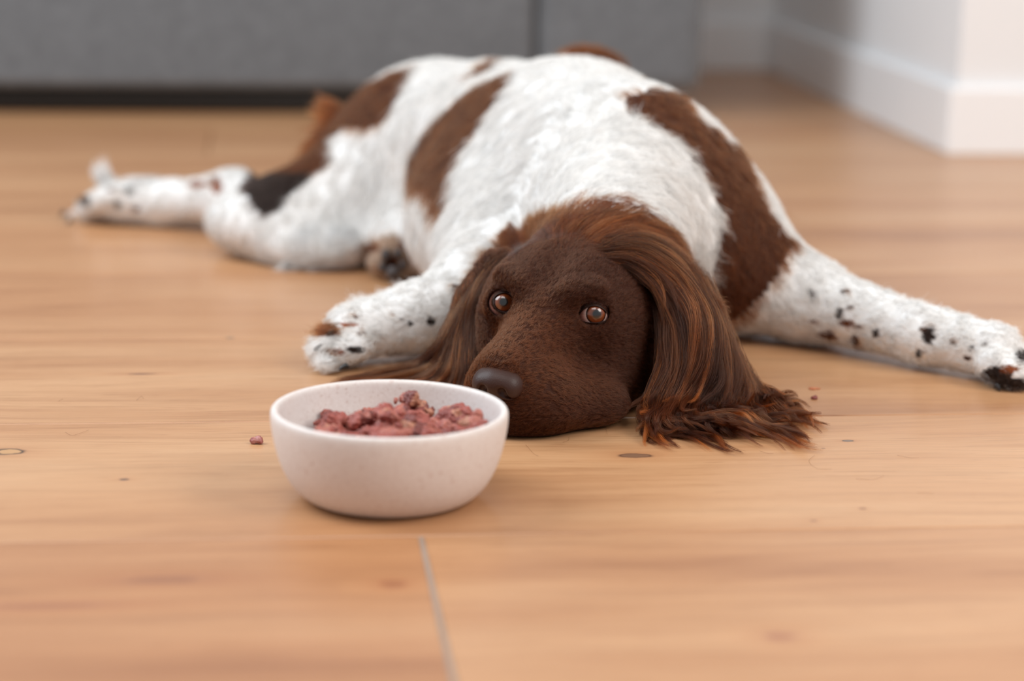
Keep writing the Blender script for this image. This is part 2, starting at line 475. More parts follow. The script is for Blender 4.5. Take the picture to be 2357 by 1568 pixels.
        V = acc / np.maximum(num, 1)[:, None]
        Q = []
        for ax in range(3):
            b, c = [(1, 2), (2, 0), (0, 1)][ax]
            sl0 = [slice(None)] * 3; sl1 = [slice(None)] * 3
            sl0[ax] = slice(0, -1); sl1[ax] = slice(1, None)
            for q in (b, c): sl0[q] = slice(1, -1); sl1[q] = slice(1, -1)
            a0 = S[tuple(sl0)]; a1 = S[tuple(sl1)]
            e = np.argwhere(a0 != a1)
            flip = a0[tuple(e.T)]
            base = e.copy(); base[:, b] += 1; base[:, c] += 1
            def cell(db, dc):
                q = base.copy(); q[:, b] += db; q[:, c] += dc
                return idx[tuple(q.T)]
            quad = np.stack([cell(-1, -1), cell(0, -1), cell(0, 0), cell(-1, 0)], 1)
            quad = np.where(flip[:, None], quad, quad[:, ::-1])
            Q.append(quad)
        return V, np.concatenate(Q)
def axis(lo, hi, coarse, zones):
    out = [lo]
    while out[-1] < hi:
        p = out[-1]; st = coarse
        for a, b, f in zones:
            if a <= p <= b: st = min(st, f)
        out.append(p + st)
    return out

# ------------------------------------------------------------------ the dog: one continuous body
dog = empty('dog', (0.02, 2.05, 0.0))
tag(dog, 'white and chestnut-brown long-haired spaniel lying flat, chin on the floor beside the bowl', 'dog')
def eul(a, b, c):
    ca, sa, cb, sb, cc, sc_ = math.cos(a), math.sin(a), math.cos(b), math.sin(b), math.cos(c), math.sin(c)
    Rz = np.array([[ca, -sa, 0], [sa, ca, 0], [0, 0, 1]]); Rx = np.array([[1, 0, 0], [0, cb, -sb], [0, sb, cb]]); Ry = np.array([[cc, 0, sc_], [0, 1, 0], [-sc_, 0, cc]])
    return Rz @ Rx @ Ry
HM = eul(math.radians(158.3), math.radians(-4.7), math.radians(-3.0))
HT = np.array([0.0279, 1.6767, 0.0847])
def hw(*p): return HM @ np.array(p, float) + HT            # head space -> world
def to_head(P): return (P - HT) @ HM

hx0, hx1, hy0, hy1 = -0.085, 0.15, 1.555, 1.80
G = Grid(axis(-0.60, 0.50, 0.0042, [(hx0, hx1, 0.0017)]), axis(1.53, 2.68, 0.0045, [(hy0, hy1, 0.0017)]), axis(-0.006, 0.27, 0.003, [(-0.006, 0.150, 0.0019)]))
c_, e_ = G.cone, G.ell
def P3(px, py, y, dz=0.0):
    p = PY(px, py, y); p[2] += dz; return p
# trunk
TR = [((0.095, 2.03, 0.108), 0.112), ((0.055, 2.15, 0.112), 0.112), ((-0.02, 2.27, 0.105), 0.103), ((-0.085, 2.36, 0.102), 0.096), ((-0.125, 2.42, 0.09), 0.080)]
for (p, r), (q, r2) in zip(TR[:-1], TR[1:]): c_(p, q, r, r2, 0.03)
e_((0.155, 2.00, 0.085), (0.085, 0.10, 0.088), 0.04)                 # left shoulder
e_((0.03, 2.02, 0.07), (0.10, 0.11, 0.075), 0.05)                    # breast
c_((0.095, 2.00, 0.125), (0.078, 1.80, 0.092), 0.088, 0.060, 0.04)   # neck
e_((-0.03, 2.13, 0.07), (0.075, 0.085, 0.075), 0.05)                 # side of the chest by the right elbow
e_((-0.135, 2.30, 0.050), (0.065, 0.050, 0.050), 0.04)
e_((-0.20, 2.255, 0.022), (0.060, 0.040, 0.026), 0.03)
# left foreleg (to the right of the picture)
c_((0.19, 1.97, 0.065), (0.262, 1.935, 0.042), 0.062, 0.036, 0.04)
c_((0.262, 1.935, 0.040), (0.355, 1.845, 0.030), 0.034, 0.0225, 0.02)
c_((0.355, 1.845, 0.030), (0.408, 1.805, 0.026), 0.0225, 0.023, 0.015)
def paw(c, fwd, side, s=1.0, spread=0.012, k=0.006):
    c = np.array(c, float); fwd = np.array(fwd, float) / np.linalg.norm(fwd); side = np.array(side, float) / np.linalg.norm(side)
    for i, o in enumerate((-1.5, -0.5, 0.5, 1.5)):
        f = 0.012 if abs(o) > 1 else 0.021
        p = c + side * o * spread * s - fwd * 0.006 * s; q = c + side * o * spread * 1.12 * s + fwd * f * s + np.array([0, 0, -0.006 * s])
        c_(p, q, 0.0115 * s, 0.0098 * s, k)
paw((0.418, 1.797, 0.020), (0.82, -0.55, 0), (0.55, 0.82, 0), 1.12)
# right foreleg (to the left, below the head)
c_((0.00, 2.03, 0.07), (-0.022, 1.915, 0.052), 0.055, 0.042, 0.04)
c_((-0.022, 1.915, 0.050), (-0.085, 1.850, 0.035), 0.036, 0.025, 0.03)
c_((-0.085, 1.850, 0.034), (-0.135, 1.822, 0.028), 0.025, 0.024, 0.02)
paw((-0.140, 1.818, 0.020), (-0.90, -0.20, 0), (0.2, -0.9, 0), 1.05)
# left hind leg, stretched out to the left
c_((-0.120, 2.38, 0.098), (-0.222, 2.310, 0.050), 0.070, 0.045, 0.04)
e_((-0.252, 2.31, 0.036), (0.076, 0.062, 0.040), 0.035)
c_((-0.250, 2.33, 0.036), (-0.315, 2.440, 0.036), 0.034, 0.029, 0.025)
c_((-0.315, 2.440, 0.040), (-0.400, 2.470, 0.028), 0.028, 0.021, 0.02)
c_((-0.400, 2.470, 0.028), (-0.455, 2.480, 0.027), 0.021, 0.023, 0.02)
paw((-0.465, 2.482, 0.024), (-1, -0.1, -0.05), (0.1, -0.75, 0.5), 1.15)
# tail root to tip, curled behind the back
c_((-0.17, 2.47, 0.08), (-0.06, 2.56, 0.06), 0.03, 0.022, 0.03)
c_((-0.06, 2.56, 0.06), (0.07, 2.50, 0.14), 0.022, 0.022, 0.02)
c_((0.07, 2.50, 0.14), (0.10, 2.46, 0.170), 0.022, 0.016, 0.02)
# right hind foot, pads towards the camera
c_((-0.09, 2.27, 0.05), (-0.118, 2.205, 0.034), 0.04, 0.026, 0.03)
for (px, py, r) in ((905, 640, .010), (872, 606, .0105), (893, 570, .0105), (932, 585, .0105), (948, 622, .0095)):
    p = P3(px, py, 2.185); c_(p + np.array([0, .02, 0]), p, r * 1.1, r, 0.006)

# head, in head space (x to the dog's right, y forward, z up)
def hc(p, q, r1, r2, k=0.015, sub=False): c_(hw(*p), hw(*q), r1, r2, k, sub)
def he(c, r, k=0.015, sub=False, rot=None):
    e_(hw(*c), r, k, HM if rot is None else HM @ rot, sub)
he((0, -.068, -.010), (.060, .074, .050), 0.03)
he((0, -.020, -.002), (.043, .046, .032), 0.03)
he((.047, -.040, -.030), (.020, .045, .040), 0.025); he((-.047, -.040, -.032), (.024, .050, .042), 0.025)
hc((0, -.01, -.022), (0, .080, -.036), .032, .0235, 0.02)
hc((0, -.005, -.005), (0, .090, -.0235), .017, .0125, 0.014)
for s in (1, -1):
    he((s * .014, .066, -.048), (.0205, .036, .026), 0.014)
    he((s * .018, .040, -.060), (.022, .045, .026), 0.016)
    hc((s * .019, .010, .0155), (s * .038, -.002, .0175), .0085, .0080, 0.013)   # brow
    hc((s * .027, -.002, -.020), (s * .045, -.01, -.016), .0125, .012, 0.012)    # cheek bone under the eye
hc((0, .062, -.070), (0, -.03, -.070), .019, .034, 0.02)
he((0, -.06, -.055), (.062, .070, .042), 0.03)
he((-.025, -.02, -.066), (.040, .055, .030), 0.025)
he((0, .088, -.052), (.021, .016, .024), 0.012)
e_((0.022, 1.612, 0.022), (.034, .027, .024), 0.018)
e_((0.056, 1.636, 0.018), (.034, .027, .020), 0.018)
# hollow for the stop and the nose wings
hc((0, .010, .0315), (0, -.03, .050), .010, .012, 0.016, True)
EYES = {}
def ray_sphere(px, py, c, r):
    d = rays(px, py); d = d / np.linalg.norm(d, axis=-1, keepdims=True)
    o = np.array([0, 0, CZ]) - c
    b = (d * o).sum(-1); q = b * b - ((o * o).sum() - r * r)
    q = np.maximum(q, 0)
    t = -b - np.sqrt(q)
    return np.array([0, 0, CZ]) + t[..., None] * d
ER = 0.0125
for nm, (ex, ey), loc in (('R', (1160, 698), (.0325, .0, 0)), ('L', (1366, 722), (-.0325, .0, 0))):
    yw = hw(*loc)[1] - (0.0035 if nm == 'R' else 0.0)
    c = PY(ex, ey, yw)
    EYES[nm] = c
    e_(c, (0.0157,) * 3, 0.006)
    e_(c, (ER + 0.0006,) * 3, 0.0, None, True)
    vd = np.array([0, 0, CZ]) - c; vd /= np.linalg.norm(vd)
    e_(c + vd * 0.0125, (0.0130, 0.0130, 0.0105), 0.003, None, True)
# ears: leather flaps inside the long hair
def eflap(pts, k=0.012):
    for (p, w, th), (q, w2, th2) in zip(pts[:-1], pts[1:]):
        p = np.array(p); q = np.array(q); m = (p + q) / 2
        ax = q - p; L_ = np.linalg.norm(ax); ax /= L_
        wd = np.cross(ax, np.array([0, -1.0, 0.25])); wd /= np.linalg.norm(wd); nn = np.cross(ax, wd)
        R = np.stack([ax, wd, nn], 1)
        e_(m, (L_ * .78, (w + w2) / 2, (th + th2) / 2), k, R)
EL = [(P3(1500, 620, 1.735), .020, .014), (P3(1560, 690, 1.715), .028, .013), (P3(1590, 790, 1.700), .033, .012), (P3(1600, 880, 1.690), .034, .012), (P3(1595, 950, 1.672), .030, .010)]
eflap(EL)
EDR = [(P3(1165, 600, 1.775), .016, .012), (P3(1120, 660, 1.770), .020, .012), (P3(1085, 740, 1.765), .022, .011), (P3(1065, 820, 1.755), .022, .010), (P3(1045, 870, 1.745), .02, .009)]
eflap(EDR)
# rest on the floor
zz = G.z[None, None, :]
G.F = np.maximum(G.F, (0.0015 - zz).astype(np.float32))

BV, BQ = G.mesh()
print('body mesh', len(BV), len(BQ))
# light smoothing
def smooth_mesh(V, Q, it=2, lam=0.5):
    e0 = np.concatenate([Q[:, i] for i in range(4)]); e1 = np.concatenate([Q[:, (i + 1) % 4] for i in range(4)])
    a = np.concatenate([e0, e1]); b = np.concatenate([e1, e0])
    deg = np.bincount(a, minlength=len(V)).astype(float)
    for _ in range(it):
        S = np.stack([np.bincount(a, weights=V[b, i], minlength=len(V)) for i in range(3)], 1) / np.maximum(deg, 1)[:, None]
        V = V + lam * (S - V)
    return V
BV = smooth_mesh(BV, BQ, 2)
BV[:, 2] = np.maximum(BV[:, 2], 0.0012)

# ---- coat colours
def inpoly(px, py, poly):
    poly = np.asarray(poly, float); n = len(poly); r = np.zeros(px.shape, bool)
    j = n - 1
    for i in range(n):
        xi, yi = poly[i]; xj, yj = poly[j]
        c = ((yi > py) != (yj > py)) & (px < (xj - xi) * (py - yi) / (yj - yi + 1e-12) + xi)
        r ^= c; j = i
    return r
PATCH = [
    [(965, 150), (905, 168), (850, 190), (800, 235), (770, 250), (745, 300), (790, 290), (850, 297), (885, 282), (915, 235), (945, 190)],
    [(800, 235), (740, 240), (670, 290), (600, 360), (560, 430), (572, 458), (583, 480), (610, 496), (640, 490), (680, 440), (700, 425), (740, 395), (770, 370), (757, 330), (795, 292)],
    [(1190, 165), (1120, 188), (1050, 232), (990, 288), (948, 340), (940, 400), (957, 438), (985, 432), (992, 470), (1015, 490), (1045, 535), (1048, 470), (1050, 400), (1078, 330), (1122, 270), (1162, 220)],
    [(1165, 138), (1130, 143), (1080, 172), (1060, 185), (1100, 175), (1150, 158)],
    [(1440, 222), (1500, 203), (1550, 210), (1578, 232), (1592, 262), (1640, 295), (1670, 322), (1700, 330), (1765, 480), (1830, 560), (1802, 600), (1790, 640), (1750, 690), (1700, 735), (1660, 752), (1635, 650), (1650, 560), (1655, 480), (1632, 425), (1595, 370), (1555, 322), (1500, 290), (1440, 265)],
    [(1280, 90), (1440, 90), (1440, 160), (1280, 160)],
]
PATCH_Y = [(2.2, 2.7), (2.2, 2.7), (2.0, 2.6), (2.1, 2.6), (1.85, 2.3), (2.42, 2.7)]
HEADP = [(1128, 605), (1155, 575), (1200, 545), (1250, 522), (1300, 508), (1350, 500), (1400, 496), (1450, 496), (1510, 507), (1555, 535), (1590, 575), (1612, 620), (1640, 660), (1780, 760), (1960, 900), (1960, 1300), (700, 1300), (700, 870), (980, 820), (1040, 740), (1070, 660)]
_sp = np.random.default_rng(12)
SPOTS = [  # px, py, rx, ry, blackness
    (196, 460, 13, 11, 1), (300, 440, 13, 9, 1), (272, 470, 10, 8, 1), (315, 480, 9, 7, .8), (255, 438, 9, 6, .8), (500, 425, 13, 20, .4), (455, 425, 22, 8, .3),
    (993, 741, 10, 10, 1), (945, 745, 8, 6, 1), (927, 736, 6, 4, .9), (908, 727, 6, 3, .8), (1050, 658, 14, 4, .9), (1045, 668, 8, 3, .9),
    (1866, 672, 8, 11, 1), (1942, 672, 12, 5, .9), (1930, 722, 9, 14, 1), (1955, 708, 9, 6, .9), (2015, 766, 9, 10, 1), (2138, 773, 15, 20, 1), (2122, 758, 8, 6, .9), (2116, 815, 9, 10, 1),
    (2190, 788, 9, 7, .9), (2234, 799, 8, 5, 1), (2265, 794, 7, 5, 1), (2227, 825, 9, 5, .9), (1968, 782, 12, 14, .9), (1950, 745, 18, 9, .7), (1900, 770, 24, 10, .8), (1975, 752, 8, 6, .8), (1870, 740, 15, 5, .6), (1765, 775, 22, 8, .5),
    (2290, 868, 38, 22, 1), (2225, 876, 22, 9, 1), (2340, 885, 25, 16, 1), (2349, 822, 14, 20, 1), (2320, 850, 22, 10, .5),
    (755, 815, 22, 7, .5), (760, 774, 20, 6, .3), (818, 806, 20, 8, 1), (770, 842, 15, 9, 1), (800, 748, 18, 5, .2), (832, 768, 14, 4, .9), (820, 730, 10, 3, .8), (770, 812, 25, 9, .4), (745, 770, 25, 5, .2),
    (895, 605, 90, 62, -1), (858, 572, 14, 9, .7), (930, 565, 16, 10, .7), (900, 612, 15, 26, .8), (952, 600, 6, 22, .6),
]
def vnoise(P, s, seed=0):
    """cheap smooth noise"""
    r = np.random.default_rng(seed); out = 0
    for i in range(6):
        k = r.normal(size=3) * s; ph = r.uniform(0, 6.28)
        out = out + np.sin(P @ k + ph)
    return out / 6
WHITE = np.array([0.90, 0.885, 0.87]); BROWN = np.array([0.066, 0.0180, 0.0068]); DARK = np.array([0.022, 0.012, 0.009]); RUST = np.array([0.30, 0.070, 0.015])
def _dense(path): return np.concatenate([np.linspace(path[i][0], path[i + 1][0], 6) for i in range(len(path) - 1)])
FLAPS = np.concatenate([_dense(EDR), _dense(EL)])
def is_head(P):
    fl = np.zeros(len(P), bool)
    c = np.where(P[:, 1] < 1.83)[0]
    fl[c] = ((P[c][:, None] - FLAPS[None]) ** 2).sum(-1).min(1) < .026 ** 2
    px, py = proj(P)
    return fl | inpoly(px, py, HEADP) & (P[:, 1] < 1.89) & ~((P[:, 0] < -0.035) & (P[:, 1] > 1.80)) & ~((P[:, 0] > 0.19))
def coat(P, jitter=0.0, rngc=None):
    """returns colour and brown mask for points on the dog"""
    px, py = proj(P)
    if jitter and rngc is not None:
        px = px + rngc.normal(size=len(P)) * jitter; py = py + rngc.normal(size=len(P)) * jitter
    wob = vnoise(P, 160, 3)
    pxw = px + wob * 6; pyw = py + vnoise(P, 160, 4) * 6
    C = np.tile(WHITE, (len(P), 1)); br = np.zeros(len(P), bool)
    for poly, (y0, y1) in zip(PATCH, PATCH_Y):
        m = inpoly(pxw, pyw, poly) & (P[:, 1] > y0) & (P[:, 1] < y1)
        br |= m
    C[br] = BROWN * 0.9
    # darker lower thigh patch and roan shades
    m = br & (pyw > 395) & (pxw < 720); C[m] = DARK * 0.9
    tl = (P[:, 1] > 2.475) & (P[:, 0] > -0.15); C[tl] = BROWN * 1.1; br |= tl
    h = is_head(P)
    C[h] = BROWN * 0.6; br |= h
    leg = (P[:, 2] < 0.09)
    for (sx_, sy_, rx, ry, b) in SPOTS:
        d = ((px - sx_) / rx) ** 2 + ((py - sy_) / ry) ** 2 + wob * 0.35
        m = (d < 1) & leg & ~h
        col = RUST * 1.3 * (1 - b) + DARK * b if b >= 0 else np.array([.42, .29, .21])
        if b < 0: m &= (P[:, 1] < 2.24) & (P[:, 1] > 2.1) & (P[:, 0] < -0.07)
        C[m] = col; br |= m
    return C, br

M_SKIN, nt, b_ = newmat('dog_undercoat')
att = N(nt, 'ShaderNodeAttribute'); att.attribute_name = 'coat'
nt.links.new(att.outputs['Color'], b_.inputs['Base Color']); b_.inputs['Roughness'].default_value = 0.75; b_.inputs['Specular IOR Level'].default_value = 0.15
body = big_mesh('body', BV, BQ, M_SKIN)
body.parent = dog; to_parent_space(body, dog)
BC_, _ = coat(BV)
BC_ = BC_ * 0.9
ca = body.data.color_attributes.new('coat', 'FLOAT_COLOR', 'POINT')
ca.data.foreach_set('color', np.concatenate([BC_, np.ones((len(BC_), 1))], 1).astype(np.float32).ravel())

# ------------------------------------------------------------------ hair
FUR = 1.0
def mat_hair(name, rough=0.4, radial=0.5, tip=1.25, mixd=0.5, spec=0.4, ior=1.45):
    m = bpy.data.materials.new(name); m.use_nodes = True
    nt = m.node_tree; L = nt.links.new
    for n in list(nt.nodes): nt.nodes.remove(n)
    out = N(nt, 'ShaderNodeOutputMaterial')
    a = N(nt, 'ShaderNodeAttribute'); a.attribute_name = 'hair_color'
    hi = N(nt, 'ShaderNodeHairInfo')
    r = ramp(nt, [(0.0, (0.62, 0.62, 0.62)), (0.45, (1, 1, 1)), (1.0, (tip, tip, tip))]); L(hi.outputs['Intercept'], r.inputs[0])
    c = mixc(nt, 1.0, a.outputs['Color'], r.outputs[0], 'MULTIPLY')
    h = N(nt, 'ShaderNodeBsdfHairPrincipled'); h.parametrization = 'COLOR'
    h.inputs['Roughness'].default_value = rough; h.inputs['Radial Roughness'].default_value = radial
    h.inputs['IOR'].default_value = ior
    L(c, h.inputs['Color'])
    d = N(nt, 'ShaderNodeBsdfPrincipled'); L(c, d.inputs['Base Color']); d.inputs['Roughness'].default_value = 0.6; d.inputs['Specular IOR Level'].default_value = spec
    mx = N(nt, 'ShaderNodeMixShader'); mx.inputs[0].default_value = mixd
    L(h.outputs[0], mx.inputs[1]); L(d.outputs[0], mx.inputs[2]); L(mx.outputs[0], out.inputs[0])
    return m
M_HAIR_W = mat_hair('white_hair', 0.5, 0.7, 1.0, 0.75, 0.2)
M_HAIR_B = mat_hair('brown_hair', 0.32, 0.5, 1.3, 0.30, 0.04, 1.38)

def hair_object(name, P, rad, col, mat, label=None):
    """P (n, k, 3) points, rad (n, k), col (n, 3)"""
    n, k = P.shape[:2]
    hc_ = bpy.data.hair_curves.new(name)
    hc_.add_curves([k] * n)
    hc_.attributes['position'].data.foreach_set('vector', P.astype(np.float32).ravel())
    ra = hc_.attributes.get('radius') or hc_.attributes.new('radius', 'FLOAT', 'POINT')
    ra.data.foreach_set('value', rad.astype(np.float32).ravel())
    ca = hc_.attributes.new('hair_color', 'FLOAT_COLOR', 'CURVE')
    ca.data.foreach_set('color', np.concatenate([col, np.ones((n, 1))], 1).astype(np.float32).ravel())
    hc_.materials.append(mat)
    o = link(bpy.data.objects.new(name, hc_))
    o.parent = dog; to_parent_space(o, dog)
    o['kind'] = 'stuff'
    if label: o['label'] = label
    return o
def nrm(v): return v / (np.linalg.norm(v, axis=-1, keepdims=True) + 1e-9)

def trace(px, py):
    """distance along camera rays to the dog"""
    d = nrm(rays(px, py)); P = np.array([0, 0, CZ]) + d * 1.50
    for _ in range(160):
        s = G.sample(P)
        P = P + d * np.clip(s * 0.8, 0.0003, 0.02)[:, None]
    return P
RI = np.array(_R); UI = np.array(_U)
# flow of the coat: x, y in the photo, direction there, length (m)
FLOW = [
    (1180, 820, .3, -1, .0045), (1230, 790, .5, -.9, .005), (1130, 830, -.3, -.9, .0045), (1260, 850, 1, -.2, .005), (1300, 900, 1, .35, .006), (1250, 940, .3, .9, .006),
    (1200, 970, 0, 1, .006), (1290, 990, .4, .8, .009), (1360, 960, .7, .5, .009), (1400, 880, 1, .35, .008), (1450, 820, .9, .4, .009), (1470, 900, .8, .6, .010), (1380, 800, 1, .2, .006),
    (1300, 780, 1, -.1, .005), (1240, 720, .1, -1, .0045), (1200, 740, -.1, -1, .0045), (1290, 690, .2, -1, .005), (1250, 650, 0, -1, .006), (1180, 650, -.3, -1, .006), (1150, 660, -.7, -.7, .006),
    (1320, 650, .3, -1, .007), (1400, 670, .7, -.7, .006), (1430, 720, 1, .1, .006), (1470, 760, 1, .3, .008), (1440, 640, .8, -.5, .009), (1480, 690, .95, .2, .012),
    (1280, 600, .1, -1, .010), (1220, 590, -.4, -.9, .009), (1170, 610, -.8, -.5, .010), (1350, 590, .5, -.85, .013), (1420, 590, .8, -.5, .018), (1490, 610, 1, .1, .022), (1540, 640, .9, .6, .026),
    (1280, 540, .35, -.9, .022), (1340, 520, .7, -.7, .030), (1400, 510, .9, -.2, .036), (1460, 520, .95, .2, .040), (1520, 550, .85, .6, .040), (1570, 600, .7, .8, .040), (1230, 540, -.3, -.9, .018), (1190, 570, -.7, -.4, .016),
    (1140, 760, -.1, .9, .005), (1135, 700, -.8, .3, .005), (1600, 680, .4, .9, .03), (1560, 750, .3, .95, .03), (1560, 900, 0, 1, .03), (1650, 850, .3, .9, .03),
    (1360, 455, .5, -.8, .024), (1450, 440, .9, -.2, .026), (1250, 470, -.2, -.9, .024), (1180, 510, -.8, .1, .022), (1550, 480, .9, .4, .03), (1610, 540, .5, .85, .03), (1640, 620, .1, 1, .03),
    (1300, 400, .3, -.9, .024), (1400, 370, .9, -.3, .024), (1500, 380, 1, .2, .026), (1570, 420, .8, .7, .03), (1620, 480, .4, .9, .03),
    (1350, 280, -.3, -.8, .02), (1250, 330, -.6, .1, .022), (1150, 400, -.5, .8, .026), (1450, 250, -.3, -.7, .018), (1300, 200, -.7, -.1, .018), (1200, 160, -.8, .2, .018), (1400, 160, -.6, -.3, .016), (1550, 180, .1, .4, .015),
    (1500, 250, .3, .7, .020), (1560, 300, .6, .8, .024), (1640, 380, .5, .85, .026), (1700, 500, .3, .95, .03), (1750, 600, -.1, 1, .032), (1680, 650, -.1, 1, .034), (1600, 260, .6, .7, .016), (1670, 330, .5, .8, .018),
    (1120, 220, -.75, .65, .030), (1040, 300, -.55, .8, .036), (970, 380, -.1, 1, .036), (1020, 440, .25, 1, .040), (1100, 300, -.5, .85, .028), (1150, 250, -.6, .75, .026), (1050, 500, .05, 1, .04),
    (1080, 450, -.1, 1, .034), (1150, 480, -.6, .75, .03), (1080, 560, -.6, .8, .03), (1000, 580, -.1, 1, .034), (940, 540, .15, 1, .034), (900, 450, .1, 1, .034), (850, 380, -.3, .9, .024),
    (900, 220, -.75, .65, .022), (1000, 180, -.8, .5, .020), (850, 270, -.7, .7, .022), (800, 330, -.6, .8, .02), (950, 300, -.5, .8, .024),
    (720, 380, -.75, .6, .018), (640, 450, -.75, .7, .014), (760, 480, -.3, .9, .022), (650, 540, -.1, 1, .02), (550, 530, -.4, .8, .016), (750, 580, .2, 1, .03), (820, 560, .1, 1, .034), (500, 480, -.9, .4, .012),
    (450, 430, -1, .1, .011), (350, 450, -1, .05, .010), (250, 460, -1, .1, .010), (180, 480, -1, .3, .012),
    (1820, 650, .6, .7, .014), (1900, 700, .8, .5, .011), (2000, 740, .85, .4, .010), (2100, 790, .85, .4, .009), (2250, 830, .95, .2, .010), (2340, 850, .9, .3, .012), (1780, 740, .3, .9, .022), (1880, 760, .4, .9, .018), (1710, 760, 0, 1, .022),
    (1050, 650, -.7, .6, .018), (1000, 730, -.9, .4, .010), (900, 780, -1, .2, .009), (800, 790, -1, .15, .011), (760, 815, -.95, .2, .013), (860, 820, -.95, .2, .010),
    (900, 560, 0, -1, .008), (860, 600, -1, .3, .012), (950, 620, .7, .6, .012),
]
FL = np.array(FLOW, float)
FP = trace(FL[:, 0], FL[:, 1])
FN = G.grad(FP)
FD = nrm(FL[:, 2:3] * RI - FL[:, 3:4] * UI)
FD = nrm(FD - (FD * FN).sum(1, keepdims=True) * FN)
FLn = FL[:, 4]
def flow(P, nn):
    D = np.zeros_like(P); Ln = np.zeros(len(P))
    for a in range(0, len(P), 60000):
        q = P[a:a + 60000]
        d2 = ((q[:, None, :] - FP[None]) ** 2).sum(-1)
        w = 1.0 / (d2 + 1.5e-5) ** 2
        w /= w.sum(1, keepdims=True)
        D[a:a + 60000] = w @ FD; Ln[a:a + 60000] = w @ FLn
    D = D - (D * nn).sum(1, keepdims=True) * nn
    return nrm(D), Ln

def grow(P, nn, L, seg, lift, rg, wave=0.0, hug=0.9):
    """P (n,3) roots -> (n, seg+1, 3)"""
    D, _ = flow(P, nn)
    side = np.cross(D, nn)
    out = [P - nn * 0.0008]
    pos = P.copy(); d = nrm(D + nn * lift[:, None])
    ph = rg.uniform(0, 6.28, len(P)); wf = rg.uniform(1.2, 2.4, len(P))
    for i in range(seg):
        t = (i + 1) / seg
        new = pos + d * (L / seg)[:, None] + side * (np.sin(ph + wf * t * 3.1) * wave * L / seg)[:, None]
        s = G.sample(new); g = G.grad(new)
        lo = 0.0004 + 0.10 * L * t * 0.5
        hi = 0.0012 + 0.16 * L * t + lift * L * 0.45 * t
        push = np.where(s < lo, lo - s, np.where(s > hi, (hi - s) * hug, 0))
        new = new + g * push[:, None]
        new[:, 2] = np.maximum(new[:, 2], 0.0008)
        dd = nrm(new - pos)
        D2, _ = flow(new, g) if i < seg - 1 and i % 2 == 0 else (dd, None)
        d = nrm(dd * 0.55 + D2 * 0.45)
        out.append(new); pos = new
    return np.stack(out, 1)
def children(Gd, nn, D, m, spread, clump, rg, wander=0.0006, lenvar=0.25):
    """(g, k, 3) guides -> (g*m, k, 3)"""
    g, k = Gd.shape[:2]
    side = np.cross(D, nn)
    a = rg.normal(size=(g, m, 1)) * np.broadcast_to(np.asarray(spread), (g,))[:, None, None]
    b = rg.normal(size=(g, m, 1)) * np.broadcast_to(np.asarray(spread), (g,))[:, None, None]
    off = a * side[:, None] + b * D[:, None]
    t = np.linspace(0, 1, k)[None, None, :, None]
    cl = 1 - np.broadcast_to(np.asarray(clump), (g,))[:, None, None, None] * t ** 1.3
    Pp = Gd[:, None] + off[:, :, None] * cl
    wander = np.broadcast_to(np.asarray(wander, float), (g,))[:, None, None, None]
    w = rg.normal(size=(g, m, 1, 3)) * wander * t ** 1.5 * 1.6 + rg.normal(size=(g, m, 1, 3)) * wander * np.sin(t * 5)
    Pp = Pp + w
    Lr = 1 - np.abs(rg.normal(size=(g, m, 1, 1))) * lenvar
    Lr = np.clip(Lr, 0.4, 1.05)
    root = Pp[:, :, :1]
    # shorten by resampling along the strand
    tt = (t * Lr)[..., 0] * (k - 1)
    i0 = np.clip(tt.astype(int), 0, k - 2); f = (tt - i0)[..., None]
    P0 = np.take_along_axis(Pp, i0[..., None], 2); P1 = np.take_along_axis(Pp, i0[..., None] + 1, 2)
    return (P0 * (1 - f) + P1 * f).reshape(g * m, k, 3)
def taper(n, k, r0, rg, tipf=0.25):
    t = np.linspace(0, 1, k)
    return (r0 * rg.uniform(0.8, 1.25, n))[:, None] * (1 - (1 - tipf) * t ** 1.5)[None]

# sample roots on the body surface
tri = np.concatenate([BQ[:, [0, 1, 2]], BQ[:, [0, 2, 3]]])
A_, B_, C_ = BV[tri[:, 0]], BV[tri[:, 1]], BV[tri[:, 2]]
crs = np.cross(B_ - A_, C_ - A_); ar = np.linalg.norm(crs, axis=1) / 2; TN = nrm(crs); cen = (A_ + B_ + C_) / 3
toward = ((np.array([0, 0, CZ]) - cen) * TN).sum(1) / np.linalg.norm(np.array([0, 0, CZ]) - cen, axis=1)
vis = np.where(toward > -0.15, 1.0, 0.35)
floorface = (cen[:, 2] < 0.004)
inhead = is_head(cen)
hl = to_head(cen)
noseC = hw(0, .100, -.034)
NOSE_R = 0.0185
eyemask = np.zeros(len(cen), bool)
for e in EYES.values(): eyemask |= np.linalg.norm(cen - e, axis=1) < 0.0150
def on_nose(P):
    q = to_head(P)
    return (((q[:, 0]) / .0165) ** 2 + ((q[:, 1] - .100) / .0140) ** 2 + ((q[:, 2] + .034) / .0118) ** 2) < 1
nosemask = on_nose(cen)
eyez = np.min([np.linalg.norm(cen - e, axis=1) for e in EYES.values()], axis=0)
def roots(mask, n, rg):
    w = ar * vis * mask
    f = rg.choice(len(w), n, p=w / w.sum())
    u, v = rg.random(n), rg.random(n); s = u + v > 1; u[s] = 1 - u[s]; v[s] = 1 - v[s]
    P = A_[f] + (B_[f] - A_[f]) * u[:, None] + (C_[f] - A_[f]) * v[:, None]
    return P, f

# --- body coat
rg = np.random.default_rng(21)
m_body = (~floorface) & (~inhead)
ng = int(15000 * FUR); P, f = roots(m_body, ng, rg)
nn = G.grad(P); D, Ln = flow(P, nn)
Ln = Ln * rg.uniform(0.55, 0.9, ng)
